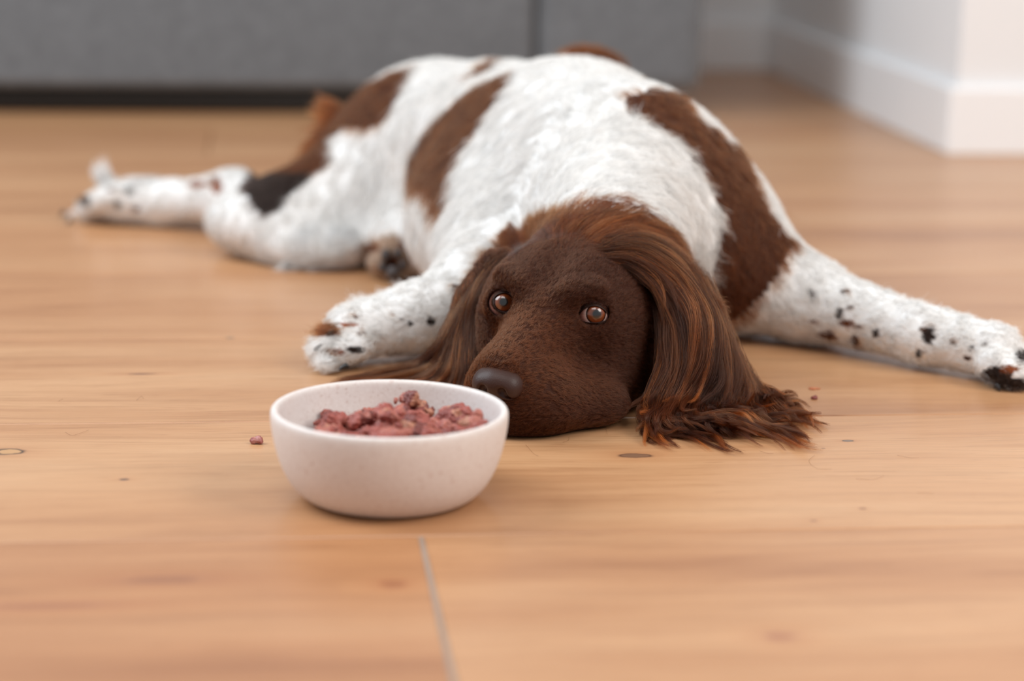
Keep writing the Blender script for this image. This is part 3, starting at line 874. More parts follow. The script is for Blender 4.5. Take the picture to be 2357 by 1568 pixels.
# pads have no fur
padm = np.zeros(ng, bool)
for (qx, qy) in ((890, 590), (922, 578), (937, 610), (873, 622), (905, 632)):
    padm |= np.linalg.norm(P - PY(qx, qy, 2.168), axis=1) < .012
Gd = grow(P, nn, Ln, 7, 0.16 + 0.10 * rg.random(ng), rg, wave=0.35)
M = 10
HPt = children(Gd, nn, D, M, 0.0035, 0.55 + .25 * rg.random(ng), rg, 0.0010)
sp = HPt[:, 0]
Cc, br = coat(sp, 1.5, rg)
shade = np.clip(rg.normal(1, 0.10, len(sp)), .7, 1.25)[:, None] * np.repeat(np.clip(rg.normal(1, 0.07, ng), .8, 1.15), M)[:, None]
rust = (rg.random(len(sp)) ** 2)[:, None] * np.repeat(rg.random(ng), M)[:, None]
isbrown = Cc[:, 0] < 0.5
dark = Cc[:, 0] < 0.035
tan = (Cc[:, 0] > .35) & isbrown
brc = BROWN * 1.0 * (1 - rust) + RUST * rust
CC = np.where((isbrown & ~dark & ~tan)[:, None], brc * shade, np.where(dark[:, None], DARK * shade, np.clip(Cc * np.clip(1 - (1 - shade) * 1.5, .66, 1.05) * np.array([1.0, .985, .965]), 0, .95)))
kill = np.repeat(padm, M) 
w_ = ~isbrown & ~kill
rr_ = taper(len(HPt), 8, 0.00017, rg)
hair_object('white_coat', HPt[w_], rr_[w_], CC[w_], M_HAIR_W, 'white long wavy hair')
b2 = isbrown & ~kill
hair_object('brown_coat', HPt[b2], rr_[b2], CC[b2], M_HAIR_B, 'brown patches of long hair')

# --- face and crown
rg = np.random.default_rng(22)
m_head = inhead & ~floorface & ~eyemask & ~nosemask
ng = int(26000 * FUR); P, f = roots(m_head, ng, rg)
nn = G.grad(P); D, Ln = flow(P, nn)
Ln = Ln * np.where(Ln < .012, .78, 1.0) * rg.uniform(0.8, 1.2, ng)
ed = np.min([np.linalg.norm(P - e, axis=1) for e in EYES.values()], axis=0)
Ln = np.where(ed < .022, np.minimum(Ln, .0035 + (ed - .014) * .25), Ln)
Gd = grow(P, nn, Ln, 5, np.where(Ln < .012, 0.18, 0.20) + 0.10 * rg.random(ng), rg, wave=0.15)
M = 10
long_ = Ln > .012
Gd = Gd + np.where(long_, .0022, 0)[:, None, None] * rg.normal(size=(ng, 1, 3)) * np.linspace(0, 1, 6)[None, :, None] ** 2
HPt = children(Gd, nn, D, M, np.where(long_, .0016, .0009), np.where(long_, .75, .25), rg, np.where(long_, .0009, .0004))
lf = np.repeat(np.clip((Ln - .008) / .016, 0, 1), M)[:, None]
rnd = rg.random((len(HPt), 1)); lockr = np.repeat(rg.random(ng) ** 1.5, M)[:, None]
q = to_head(HPt[:, 0]); muz = np.clip((q[:, 1:2] - 0.005) / .04, 0, 1) * np.clip((q[:, 2:3] + .06) / .03, 0, 1)
lockr = np.repeat(np.where(rg.random(ng) > .6, rg.uniform(.4, 1, ng), rg.uniform(0, .12, ng)), M)[:, None]
eyd = np.repeat(ed, M)[:, None]
browdark = 1 - .45 * np.exp(-(((np.abs(q[:, 0:1]) - .026) / .016) ** 2 + ((q[:, 2:3] - .014) / .014) ** 2))  # darker fur at the brows, with some brow shade put into the colour
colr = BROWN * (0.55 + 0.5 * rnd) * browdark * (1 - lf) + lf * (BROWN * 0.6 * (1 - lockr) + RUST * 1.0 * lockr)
colr = colr * (1 + 0.55 * muz) + RUST * 0.10 * muz
colr *= np.clip(rg.normal(1, .18, (len(HPt), 1)), .5, 1.6)
stray = rg.random(len(HPt)) < 0.04
colr[stray] = colr[stray] * 1.3 + RUST * .15
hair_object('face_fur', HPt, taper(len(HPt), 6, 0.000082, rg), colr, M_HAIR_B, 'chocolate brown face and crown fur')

# --- hanging ears and feathering from guide strands
def strand_pts(cps, k=26):
    Pp = []
    for c in cps:
        if len(c) == 4 and c[3] == 'skin':
            q = trace(np.array([c[0]], float), np.array([c[1]], float)); Pp.append((q + G.grad(q) * c[2])[0])
        elif c[2] is None: Pp.append(PZ(c[0], c[1], c[3] if len(c) > 3 else 0.003))
        else: Pp.append(PY(c[0], c[1], c[2]))
    Pp = np.array(Pp); n = len(Pp)
    E_ = np.vstack([2 * Pp[0] - Pp[1], Pp, 2 * Pp[-1] - Pp[-2]])
    out = []
    for x in np.linspace(0, n - 1 - 1e-6, k):
        i = int(x); f = x - i
        p0, p1, p2, p3 = E_[i:i + 4]
        out.append(0.5 * ((2 * p1) + (-p0 + p2) * f + (2 * p0 - 5 * p1 + 4 * p2 - p3) * f * f + (-p0 + 3 * p1 - 3 * p2 + p3) * f ** 3))
    return np.array(out)
def locks(name, strands, nlock, mhair, r0, rg, mat, layer=0.006, spread=0.0022, wave=0.003, t0max=0.55, colf=None, tipmin=0.8, k=22, label=None, clump=.75, pushout=True, outdir=(0, -1, .25), front_bias=0.0, wavefreq=9, flare_k=1.0, tippow=1.0, jit=.0004, clear=0.0008):
    S_ = np.array([strand_pts(c) for c in strands]); ns, K = S_.shape[:2]
    s = rg.uniform(0, ns - 1 - 1e-6, nlock); i = s.astype(int); f = (s - i)[:, None, None]
    base = S_[i] * (1 - f) + S_[np.minimum(i + 1, ns - 1)] * f
    t0 = rg.uniform(0, t0max, nlock) ** 1.15; t1 = tipmin + (1 - tipmin) * rg.random(nlock) ** tippow
    tt = (t0[:, None] + (t1 - t0)[:, None] * np.linspace(0, 1, k)[None]) * (K - 1)
    j = np.clip(tt.astype(int), 0, K - 2); ff = (tt - j)[..., None]
    idx = np.arange(nlock)[:, None]
    Gd = base[idx, j] * (1 - ff) + base[idx, j + 1] * ff
    T = nrm(np.gradient(Gd, axis=1))
    od = nrm(np.array(outdir, float))
    lay = rg.uniform(-1, 1, nlock) * layer
    side = nrm(np.cross(T, od))
    x = np.linspace(0, 1, k)[None, :, None]
    rootin = np.minimum(x * 6, 1)
    Gd = Gd + od * (lay[:, None, None] * rootin)
    ph = (s * 1.7 + rg.uniform(-.9, .9, nlock))[:, None, None]; fr_ = rg.uniform(.8, 1.2, (nlock, 1, 1)) * wavefreq
    amp = rg.uniform(.3, 1, (nlock, 1, 1)) * wave
    Gd = Gd + side * np.sin(ph + fr_ * x) * amp * x ** .7 + np.cos(ph + fr_ * x) * amp * .5 * x * od
    Gd = Gd + rg.normal(size=(nlock, 1, 3)) * wave * .8 * x ** 2
    off = rg.normal(size=(nlock, mhair, 1, 3)) * spread
    cl = 1 - clump * x[None] ** 1.2
    flare = rg.normal(size=(nlock, mhair, 1, 3)) * spread * .9 * x[None] ** 3 * flare_k
    Hh = Gd[:, None] + off * cl + flare
    Hh = Hh + rg.normal(size=(nlock, mhair, 1, 3)) * jit * np.sin(x[None] * 7)
    Lr = np.clip(1 - np.abs(rg.normal(size=(nlock, mhair, 1))) * .12, .55, 1)
    tq = np.linspace(0, 1, k)[None, None] * Lr * (k - 1)
    i0 = np.clip(tq.astype(int), 0, k - 2); f2 = (tq - i0)[..., None]
    Hh = np.take_along_axis(Hh, i0[..., None], 2) * (1 - f2) + np.take_along_axis(Hh, i0[..., None] + 1, 2) * f2
    Hh = Hh.reshape(-1, k, 3)
    if pushout:
        Q = Hh.reshape(-1, 3)
        for _ in range(2):
            sd = G.sample(Q); cl_ = 0.0004 + (clear - 0.0004) * np.tile(np.minimum(1, np.linspace(0, 1, k) * (2.0 if clear > .001 else 50)), len(Hh)); m = sd < cl_
            g = G.grad(Q[m]); Q[m] += g * (cl_ - sd)[m][:, None]
        Hh = Q.reshape(Hh.shape)
    Hh[..., 2] = np.maximum(Hh[..., 2], 0.0008 + rg.random((len(Hh), 1)) * .002)
    lockid = np.repeat(np.arange(nlock), mhair)
    col = colf(lockid, np.repeat(s / (ns - 1), mhair), rg)
    return hair_object(name, Hh, taper(len(Hh), k, r0, rg, .35), col, mat, label)
def earcol(lock, s, rg):
    n = lock.max() + 1
    lr = rg.random(n); lr = np.where(lr > .77, rg.uniform(.35, 1, n), rg.uniform(0, .10, n))[lock][:, None]
    lum = np.clip(rg.normal(1, .3, n), .4, 1.8)[lock][:, None]
    c = (BROWN * .55 * (1 - lr) + RUST * 1.15 * lr) * lum
    return c * np.clip(rg.normal(1, .15, (len(lock), 1)), .5, 1.5)
def rustcol(lock, s, rg):
    n = lock.max() + 1
    lr = (rg.uniform(0, 1, n) ** 1.2)[lock][:, None]
    return (BROWN * (1 - lr) + RUST * 1.1 * lr) * np.clip(rg.normal(1, .15, (len(lock), 1)), .5, 1.5)
def crowncol(lock, s, rg):
    n = lock.max() + 1
    lr = (rg.random(n) ** 2.2 * .8)[lock][:, None]
    return (BROWN * .75 * (1 - lr) + RUST * lr) * np.clip(rg.normal(1, .18, (len(lock), 1)), .5, 1.5)
def whitecol(lock, s, rg):
    return np.clip(WHITE * np.clip(rg.normal(1, .04, (len(lock), 1)), .8, 1.05), 0, .95)

EAR_L = [
    [(1500, 650, 1.715), (1522, 750, 1.685), (1520, 850, 1.660), (1492, 925, 1.643), (1484, 968, None, .010), (1500, 1005, None), (1535, 1030, None)],
    [(1515, 630, 1.715), (1565, 720, 1.680), (1575, 830, 1.660), (1535, 920, 1.645), (1510, 972, None, .010), (1530, 1000, None), (1570, 1015, None)],
    [(1535, 615, 1.715), (1605, 715, 1.675), (1612, 830, 1.660), (1575, 920, 1.648), (1545, 972, None, .010), (1600, 1000, None), (1675, 1042, None)],
    [(1560, 605, 1.720), (1640, 740, 1.685), (1645, 860, 1.665), (1620, 940, 1.650), (1625, 972, None, .012), (1700, 985, None, .006), (1800, 1020, None)],
    [(1580, 605, 1.725), (1665, 770, 1.695), (1685, 880, 1.675), (1675, 945, 1.658), (1715, 970, None, .012), (1790, 995, None, .005), (1885, 1033, None)],
    [(1600, 615, 1.735), (1680, 800, 1.705), (1720, 895, 1.685), (1735, 945, 1.668), (1780, 965, None, .008), (1820, 1000, None, .004), (1850, 1030, None)],
    [(1612, 630, 1.745), (1688, 820, 1.715), (1745, 905, 1.700), (1790, 940, None, .010), (1830, 960, None, .004), (1870, 990, None)],
    [(1620, 640, 1.75), (1690, 830, 1.72), (1755, 905, 1.705), (1800, 925, None, .010), (1845, 940, None, .005), (1900, 968, None)],
]
locks('ear_hair', EAR_L, int(420 * FUR), 64, 0.00011, np.random.default_rng(31), M_HAIR_B, layer=.008, colf=earcol, label='long wavy chestnut hair of the near ear', wave=.0066, spread=.0028, tippow=1.7, tipmin=.52, clump=.92, wavefreq=8, flare_k=.22)
EAR_R = [
    [(1180, 590, 1.765), (1125, 660, 1.745), (1105, 740, 1.735), (1098, 830, 1.715), (1090, 890, 1.705), (1085, 930, 1.70)],
    [(1165, 590, 1.770), (1100, 670, 1.745), (1075, 760, 1.735), (1062, 850, 1.715), (1050, 900, 1.708), (1040, 930, None)],
    [(1150, 600, 1.775), (1080, 690, 1.750), (1045, 780, 1.740), (1020, 850, 1.730), (980, 880, None, .006), (900, 890, None)],
    [(1140, 610, 1.780), (1065, 710, 1.755), (1020, 795, 1.745), (970, 845, None, .012), (880, 862, None, .008), (740, 884, None)],
    [(1130, 620, 1.785), (1055, 720, 1.765), (1005, 800, 1.755), (950, 842, None, .010), (860, 856, None, .006), (770, 868, None)],
]
locks('ear_hair', EAR_R, int(260 * FUR), 60, 0.00010, np.random.default_rng(32), M_HAIR_B, layer=.006, colf=earcol, label='long chestnut hair of the far ear', wave=.002, spread=.0022, wavefreq=5, tipmin=.62, clump=.88, flare_k=.3)
WISP = [
    [[(1500, 930, 1.645), (1488, 968, None, .008), (1483, 990, None, .004), (1500, 1012, None), (1535, 1030, None)], [(1520, 940, 1.648), (1500, 972, None, .008), (1500, 1000, None, .004), (1520, 1022, None), (1560, 1036, None)], [(1530, 950, 1.65), (1515, 975, None, .008), (1518, 1000, None, .004), (1535, 1014, None), (1568, 1022, None)]],
    [[(1570, 950, 1.65), (1600, 978, None, .008), (1635, 1000, None, .004), (1660, 1028, None), (1692, 1044, None)], [(1580, 955, 1.65), (1615, 975, None, .008), (1648, 1000, None, .004), (1668, 1030, None), (1680, 1046, None)]],
    [[(1680, 955, 1.66), (1740, 985, None, .006), (1785, 1015, None, .003), (1795, 1030, None), (1800, 1042, None)], [(1720, 970, None, .010), (1780, 990, None, .006), (1820, 1010, None), (1860, 1030, None), (1912, 1036, None)], [(1740, 960, None, .010), (1790, 980, None, .006), (1822, 1005, None), (1850, 1020, None), (1882, 1032, None)]],
    [[(1780, 930, None, .008), (1825, 945, None, .005), (1850, 965, None), (1872, 985, None), (1895, 1000, None)], [(1790, 920, None, .008), (1835, 935, None, .004), (1860, 948, None), (1885, 958, None), (1912, 964, None)], [(1780, 945, None, .006), (1820, 960, None, .004), (1838, 975, None), (1845, 990, None), (1838, 1002, None)]],
]
for k_, w__ in enumerate(WISP):
    locks('ear_wisp', w__, 12, 15, 0.00009, np.random.default_rng(81 + k_), M_HAIR_B, layer=.0015, colf=rustcol, wave=.0018, spread=.0009, t0max=.2, tipmin=.7, k=16, clump=.6, wavefreq=5, flare_k=.5)
# sweeping crown locks
CROWN = [
    [(1270, 560, 1.735), (1290, 510, 1.765), (1320, 480, 1.80), (1345, 478, 1.82)],
    [(1300, 560, 1.725), (1350, 508, 1.755), (1420, 488, 1.79), (1475, 490, 1.81)],
    [(1330, 570, 1.715), (1400, 520, 1.745), (1480, 505, 1.775), (1545, 530, 1.79)],
    [(1370, 580, 1.71), (1450, 540, 1.735), (1530, 550, 1.76), (1590, 600, 1.77)],
    [(1410, 590, 1.705), (1490, 565, 1.725), (1560, 590, 1.745), (1610, 640, 1.755)],
    [(1450, 600, 1.705), (1520, 600, 1.72), (1580, 640, 1.73), (1620, 700, 1.74)],
]
locks('crown_hair', CROWN, int(260 * FUR), 22, 0.00010, np.random.default_rng(33), M_HAIR_B, layer=.004, colf=rustcol, label='rust-coloured hair sweeping over the crown', wave=.0030, spread=.0018, t0max=.5, tipmin=.6, k=12, clump=.8, wavefreq=4, flare_k=.8)
CROWN3 = [[(x, y, o, 'skin') for (x, y), o in zip(p, (.0004, .0014, .0035, .0070))] for p in (
    [(1190, 640), (1168, 605), (1152, 592), (1136, 592)],
    [(1225, 620), (1215, 580), (1202, 562), (1186, 552)],
    [(1265, 630), (1268, 580), (1262, 540), (1248, 512)],
    [(1305, 635), (1322, 580), (1345, 535), (1385, 503)],
    [(1345, 640), (1382, 588), (1435, 550), (1500, 532)],
    [(1390, 650), (1440, 605), (1495, 580), (1560, 580)])]
locks('crown_hair', CROWN3, int(700 * FUR), 9, 0.00008, np.random.default_rng(35), M_HAIR_B, layer=.0006, clear=.0034, colf=crowncol, wave=.0016, spread=.0015, t0max=.75, tipmin=.78, k=10, clump=.7, wavefreq=4, flare_k=.8, jit=.0006)
CROWN2 = [
    [(1370, 615, 1.700), (1440, 615, 1.702), (1505, 660, 1.690), (1535, 740, 1.675), (1540, 820, 1.662)],
    [(1360, 595, 1.702), (1450, 590, 1.705), (1535, 640, 1.692), (1590, 730, 1.672), (1605, 830, 1.660)],
    [(1370, 570, 1.710), (1480, 565, 1.718), (1575, 625, 1.705), (1635, 730, 1.685), (1655, 840, 1.672)],
    [(1400, 545, 1.725), (1510, 550, 1.740), (1600, 620, 1.730), (1660, 740, 1.705), (1690, 850, 1.690)],
]
locks('crown_hair', CROWN2, int(150 * FUR), 24, 0.00009, np.random.default_rng(34), M_HAIR_B, layer=.004, colf=earcol, wave=.004, spread=.0018, t0max=.4, tipmin=.55, k=14, clump=.8, wavefreq=5, flare_k=.5, jit=.0009)
def tuft(name, pts, n, m, colf, mat, layer=.004, spread=.003, wave=.003, seed=1, label=None, r0=.00017, **kw):
    return locks(name, pts, int(n * FUR), m, r0, np.random.default_rng(seed), mat, layer=layer, spread=spread, wave=wave, colf=colf, t0max=kw.pop('t0max', .4), k=12, label=label, wavefreq=4, **kw)
tuft('tail_hair', [[(1420, 160, 2.46), (1370, 128, 2.46), (1320, 118, 2.46), (1280, 128, 2.46)], [(1440, 165, 2.46), (1400, 132, 2.46), (1340, 112, 2.46), (1285, 122, 2.46)], [(1440, 165, 2.46), (1430, 148, 2.46), (1390, 122, 2.46), (1340, 112, 2.46)]], 60, 30, rustcol, M_HAIR_B, seed=41, label='rust-brown tail tip showing above the back')
tuft('thigh_feathering', [[(800, 260, 2.44), (775, 240, 2.45), (750, 225, 2.46), (735, 205, 2.47)], [(800, 280, 2.44), (765, 265, 2.45), (730, 245, 2.46), (690, 235, 2.47)], [(790, 300, 2.43), (750, 300, 2.44), (715, 320, 2.45), (690, 350, 2.46)], [(770, 330, 2.42), (735, 335, 2.43), (700, 360, 2.44), (660, 390, 2.45)]], 60, 24, rustcol, M_HAIR_B, seed=42, label='loose brown feathering on the thigh', t0max=.5, tipmin=.5, clump=.9)
tuft('paw_tuft', [[(255, 430, 2.48), (245, 405, 2.48), (238, 380, 2.48), (240, 358, 2.48)], [(235, 432, 2.48), (225, 412, 2.48), (218, 400, 2.48), (214, 388, 2.48)], [(270, 430, 2.48), (262, 412, 2.48), (255, 395, 2.48), (250, 375, 2.48)]], 20, 24, whitecol, M_HAIR_W, seed=43, pushout=False)
tuft('paw_tuft', [[(330, 425, 2.47), (310, 420, 2.47), (290, 415, 2.47), (270, 408, 2.47)], [(400, 415, 2.47), (370, 412, 2.47), (340, 410, 2.47), (320, 405, 2.47)], [(190, 490, 2.48), (165, 495, 2.48), (148, 500, 2.48), (135, 505, 2.48)]], 30, 12, whitecol, M_HAIR_W, seed=44, pushout=False)
tuft('paw_tuft', [[(860, 735, 1.83), (838, 715, 1.83), (822, 700, 1.83), (815, 680, 1.83)], [(960, 712, 1.85), (900, 712, 1.85), (860, 705, 1.85), (825, 690, 1.85)], [(1010, 700, 1.87), (960, 690, 1.87), (910, 680, 1.87), (880, 675, 1.87)], [(1040, 690, 1.88), (1000, 680, 1.88), (960, 665, 1.88), (920, 672, 1.88)]], 60, 24, whitecol, M_HAIR_W, seed=45, pushout=False)
tuft('toe_hair', [[(800, 752, 1.82), (775, 750, 1.815), (750, 752, 1.81), (730, 748, 1.81)], [(800, 770, 1.81), (770, 768, 1.80), (735, 768, 1.80), (705, 772, 1.80)]], 24, 20, rustcol, M_HAIR_B, seed=46, pushout=False)
tuft('toe_hair', [[(790, 790, 1.80), (760, 785, 1.795), (735, 790, 1.79), (705, 798, 1.79)], [(790, 815, 1.795), (760, 815, 1.79), (740, 822, 1.785), (722, 838, 1.78)], [(790, 838, 1.79), (770, 838, 1.785), (755, 846, 1.78), (745, 852, 1.78)]], 50, 20, whitecol, M_HAIR_W, seed=47, pushout=False)
tuft('leg_feathering', [[(2140, 770, 1.84), (2105, 735, 1.85), (2090, 705, 1.86), (2088, 675, 1.86)], [(2170, 770, 1.83), (2130, 740, 1.84), (2120, 715, 1.84), (2130, 700, 1.85)], [(2200, 775, 1.82), (2180, 755, 1.82), (2200, 735, 1.83), (2230, 725, 1.83)]], 10, 14, whitecol, M_HAIR_W, seed=48, pushout=False, r0=.00012)
tuft('belly_feathering', [[(700, 560, 2.24), (680, 590, 2.235), (660, 610, None), (620, 625, None)], [(760, 560, 2.24), (745, 590, 2.235), (735, 605, 2.23), (720, 622, None)], [(820, 550, 2.24), (810, 580, 2.235), (805, 600, 2.23), (800, 618, None)]], 70, 26, whitecol, M_HAIR_W, seed=49)
tuft('belly_feathering', [[(960, 560, 2.20), (985, 600, 2.18), (990, 640, 2.165), (985, 665, None)], [(1040, 560, 2.12), (1040, 620, 2.09), (1020, 660, 2.07), (1000, 690, 2.06)]], 60, 30, whitecol, M_HAIR_W, seed=50)

# ------------------------------------------------------------------ eyes and eyelids
def zp(pts, ox, oy, sc): return [(ox + x / sc, oy + y / sc) for x, y in pts]
AP = {
    'R': zp([(348, 345), (358, 305), (390, 276), (430, 260), (480, 254), (522, 268), (550, 305), (560, 345), (572, 400), (562, 438), (530, 452), (480, 452), (430, 444), (386, 424), (358, 388)], 1060, 620, 4.6125),
    'L': zp([(1236, 530), (1262, 486), (1300, 440), (1345, 408), (1400, 394), (1455, 398), (1510, 424), (1556, 468), (1582, 502), (1560, 528), (1520, 550), (1460, 564), (1400, 566), (1340, 560), (1290, 548)], 1060, 620, 4.6125),
}
IRIS = {'R': zp([(460, 347)], 1060, 620, 4.6125)[0], 'L': zp([(1446, 476)], 1060, 620, 4.6125)[0]}
M_EYE, nt, b_ = newmat('amber_eye')
tc = N(nt, 'ShaderNodeTexCoord'); sx = N(nt, 'ShaderNodeSeparateXYZ'); nt.links.new(tc.outputs['Object'], sx.inputs[0])
rad = math_n(nt, 'DIVIDE', math_n(nt, 'SQRT', math_n(nt, 'ADD', math_n(nt, 'MULTIPLY', sx.outputs[0], sx.outputs[0]), math_n(nt, 'MULTIPLY', sx.outputs[1], sx.outputs[1]))), 0.0114)
ang = math_n(nt, 'ARCTAN2', sx.outputs[1], sx.outputs[0])
cx = N(nt, 'ShaderNodeCombineXYZ'); nt.links.new(math_n(nt, 'MULTIPLY', math_n(nt, 'SINE', ang), 9.0), cx.inputs[0]); nt.links.new(math_n(nt, 'MULTIPLY', math_n(nt, 'COSINE', ang), 9.0), cx.inputs[1]); nt.links.new(math_n(nt, 'MULTIPLY', rad, 4.0), cx.inputs[2])
no = N(nt, 'ShaderNodeTexNoise'); setin(no, Scale=1.6, Detail=3.0); nt.links.new(cx.outputs[0], no.inputs['Vector'])
rj = math_n(nt, 'ADD', rad, math_n(nt, 'MULTIPLY', math_n(nt, 'SUBTRACT', no.outputs['Fac'], 0.5), 0.05))
er = ramp(nt, [(0.0, (.004, .003, .003)), (0.25, (.004, .003, .003)), (0.285, srgb(60, 28, 12)), (0.36, srgb(98, 46, 19)), (0.52, srgb(124, 58, 23)), (0.61, srgb(76, 32, 14)), (0.645, srgb(16, 9, 8)), (0.675, srgb(34, 20, 17)), (0.71, srgb(200, 172, 164)), (0.9, srgb(190, 132, 120))])
nt.links.new(rj, er.inputs[0])
it = mixc(nt, 0.35, er.outputs[0], no.outputs['Fac'], 'OVERLAY')
nt.links.new(it, b_.inputs['Base Color']); b_.inputs['Roughness'].default_value = 0.25
b_.inputs['Coat Weight'].default_value = 1.0; b_.inputs['Coat Roughness'].default_value = 0.02; b_.inputs['Coat IOR'].default_value = 1.5
M_LID, nt, b_ = newmat('eyelid_skin')
att = N(nt, 'ShaderNodeAttribute'); att.attribute_name = 'lid'
lr = ramp(nt, [(0.0, srgb(72, 38, 30)), (0.08, srgb(46, 23, 17)), (0.2, srgb(36, 18, 13)), (0.5, tuple(BROWN * .7)), (1.0, tuple(BROWN * .8))])
nt.links.new(att.outputs['Fac'], lr.inputs[0]); nt.links.new(lr.outputs[0], b_.inputs['Base Color']); b_.inputs['Roughness'].default_value = 0.5; b_.inputs['Specular IOR Level'].default_value = 0.25
LIDS = []
for key in ('R', 'L'):
    c = EYES[key]
    gz = ray_sphere(*IRIS[key], c, ER) - c; gz = Vector(gz / np.linalg.norm(gz))
    nu, nv = 48, 40
    V = []; Fc = []
    for j in range(nv + 1):
        th = math.pi * j / nv
        bul = 0.0008 * math.exp(-(th / 0.46) ** 4)
        for i in range(nu):
            a = 2 * math.pi * i / nu
            r = ER + bul - 0.0002
            V.append((r * math.sin(th) * math.cos(a), r * math.sin(th) * math.sin(a), r * math.cos(th)))
    for j in range(nv):
        for i in range(nu): Fc.append((j * nu + i, (j + 1) * nu + i, (j + 1) * nu + (i + 1) % nu, j * nu + (i + 1) % nu))
    eye = mesh_obj('eye', V, Fc, M_EYE, None, True)
    eye.parent = dog; to_parent_space(eye, dog)
    eye.matrix_world = Matrix.Translation(Vector(c)) @ gz.to_track_quat('Z', 'Y').to_matrix().to_4x4()
    eye.matrix_basis = eye.matrix_world
    # eyelid: from the opening outwards on to the face
    ap = np.array(AP[key]); n = len(ap); m = 72
    dense = []
    for x in np.linspace(0, n, m, endpoint=False):
        i = int(x); f = x - i
        p0, p1, p2, p3 = ap[(i - 1) % n], ap[i % n], ap[(i + 1) % n], ap[(i + 2) % n]
        dense.append(0.5 * ((2 * p1) + (-p0 + p2) * f + (2 * p0 - 5 * p1 + 4 * p2 - p3) * f * f + (-p0 + 3 * p1 - 3 * p2 + p3) * f ** 3))
    dense = np.array(dense); mid = dense.mean(0)
    cpx = np.array(proj(c)); 
    dirs = dense - mid; dirs /= np.linalg.norm(dirs, axis=1, keepdims=True)
    outer = cpx + dirs * np.array([48 if key == 'R' else 52, 46])
    o = np.array([0, 0, CZ])
    dO = np.linalg.norm(trace(outer[:, 0], outer[:, 1]) - o, axis=1)
    rim = ray_sphere(dense[:, 0], dense[:, 1], c, ER + 0.0007); dI = np.linalg.norm(rim - o, axis=1)
    for _ in range(2): dO = (np.roll(dO, 1) + dO * 2 + np.roll(dO, -1)) / 4
    rings = []; lid = []
    inn = ray_sphere(*(dense * 1.0).T, c, ER - 0.0012)
    rings.append(inn); lid.append(0.02)
    rm2 = ray_sphere(*(mid + (dense - mid) * 0.995).T, c, ER + 0.0004); rings.append(rm2); lid.append(0.05)
    for s in (0.0, 0.06, 0.14, 0.26, 0.40, 0.56, 0.72, 0.88, 1.0):
        pp = dense * (1 - s) + outer * s
        sm = s * s * (3 - 2 * s)
        up = np.clip(-(dirs[:, 1]), 0, 1)
        bul = 0.0018 * math.sin(math.pi * min(1, s * 1.5)) * (0.35 + 1.2 * up)
        dd = dI * (1 - sm) + (dO + 0.0008) * sm - bul
        dr = nrm(rays(pp[:, 0], pp[:, 1])); rings.append(o + dr * dd[:, None]); lid.append(0.10 + s * .9)
    V = np.concatenate(rings); k = len(rings)
    Fc = np.array([(j * m + i, j * m + (i + 1) % m, (j + 1) * m + (i + 1) % m, (j + 1) * m + i) for j in range(k - 1) for i in range(m)])
    lo = big_mesh('eyelid', V, Fc, M_LID); lo.parent = dog; to_parent_space(lo, dog)
    at = lo.data.attributes.new('lid', 'FLOAT', 'POINT'); at.data.foreach_set('value', np.repeat(np.array(lid, np.float32), m))
    LIDS.append((np.array(rings), dense, mid, key))
# short fur on the lids
rg = np.random.default_rng(61); HL = []; HC = []
for rings, dense, mid, key in LIDS:
    k, m = rings.shape[:2]; nn_ = int(7500 * FUR)
    s = 3.1 + rg.random(nn_) ** 1.15 * (k - 4.11); a = rg.uniform(0, m, nn_)
    i = s.astype(int); f = (s - i)[:, None]; j = a.astype(int) % m; g = (a - a.astype(int))[:, None]; j1 = (j + 1) % m
    P = (rings[i, j] * (1 - f) + rings[i + 1, j] * f) * (1 - g) + (rings[i, j1] * (1 - f) + rings[i + 1, j1] * f) * g
    du = rings[i + 1, j] - rings[i, j]; dv = rings[i, j1] - rings[i, j]
    nn2 = nrm(np.cross(du, dv)); vd = nrm(np.array([0, 0, CZ]) - P); nn2 = np.where((nn2 * vd).sum(1, keepdims=True) < 0, -nn2, nn2)
    D, _ = flow(P, nn2); D = nrm(D * .75 + nrm(du) * .55 + rg.normal(size=P.shape) * .15)
    Ln = rg.uniform(.0022, .0045, nn_) * (0.6 + .6 * s / k)
    t = np.linspace(0, 1, 6)[None, :, None]
    Hh = P[:, None] + (D[:, None] * t + nn2[:, None] * (.42 * t - .26 * t * t)) * Ln[:, None, None]
    HL.append(Hh); HC.append(BROWN * rg.uniform(.35, .8, (nn_, 1)))
    # lashes on the upper rim
    nl = 36; a = rg.uniform(0, m, nl); j = a.astype(int) % m
    up = dense[j, 1] < mid[1] - 4; j = j[up]; nl = len(j)
    P = rings[3, j]; outw = nrm(rings[6, j] - rings[3, j]); vd = nrm(np.array([0, 0, CZ]) - P)
    Ll = rg.uniform(.003, .0055, (nl, 1, 1))
    Hh = P[:, None] + (outw[:, None] * (.55 * t + .5 * t * t) + vd[:, None] * (.6 * t - .2 * t * t) - UI * .1 * t) * Ll
    HL.append(Hh); HC.append(np.tile(BROWN * .5, (nl, 1)))
HL = np.concatenate(HL); HC = np.concatenate(HC)
hair_object('eyelid_fur', HL, taper(len(HL), 6, 0.00009, rg), HC, M_HAIR_B)

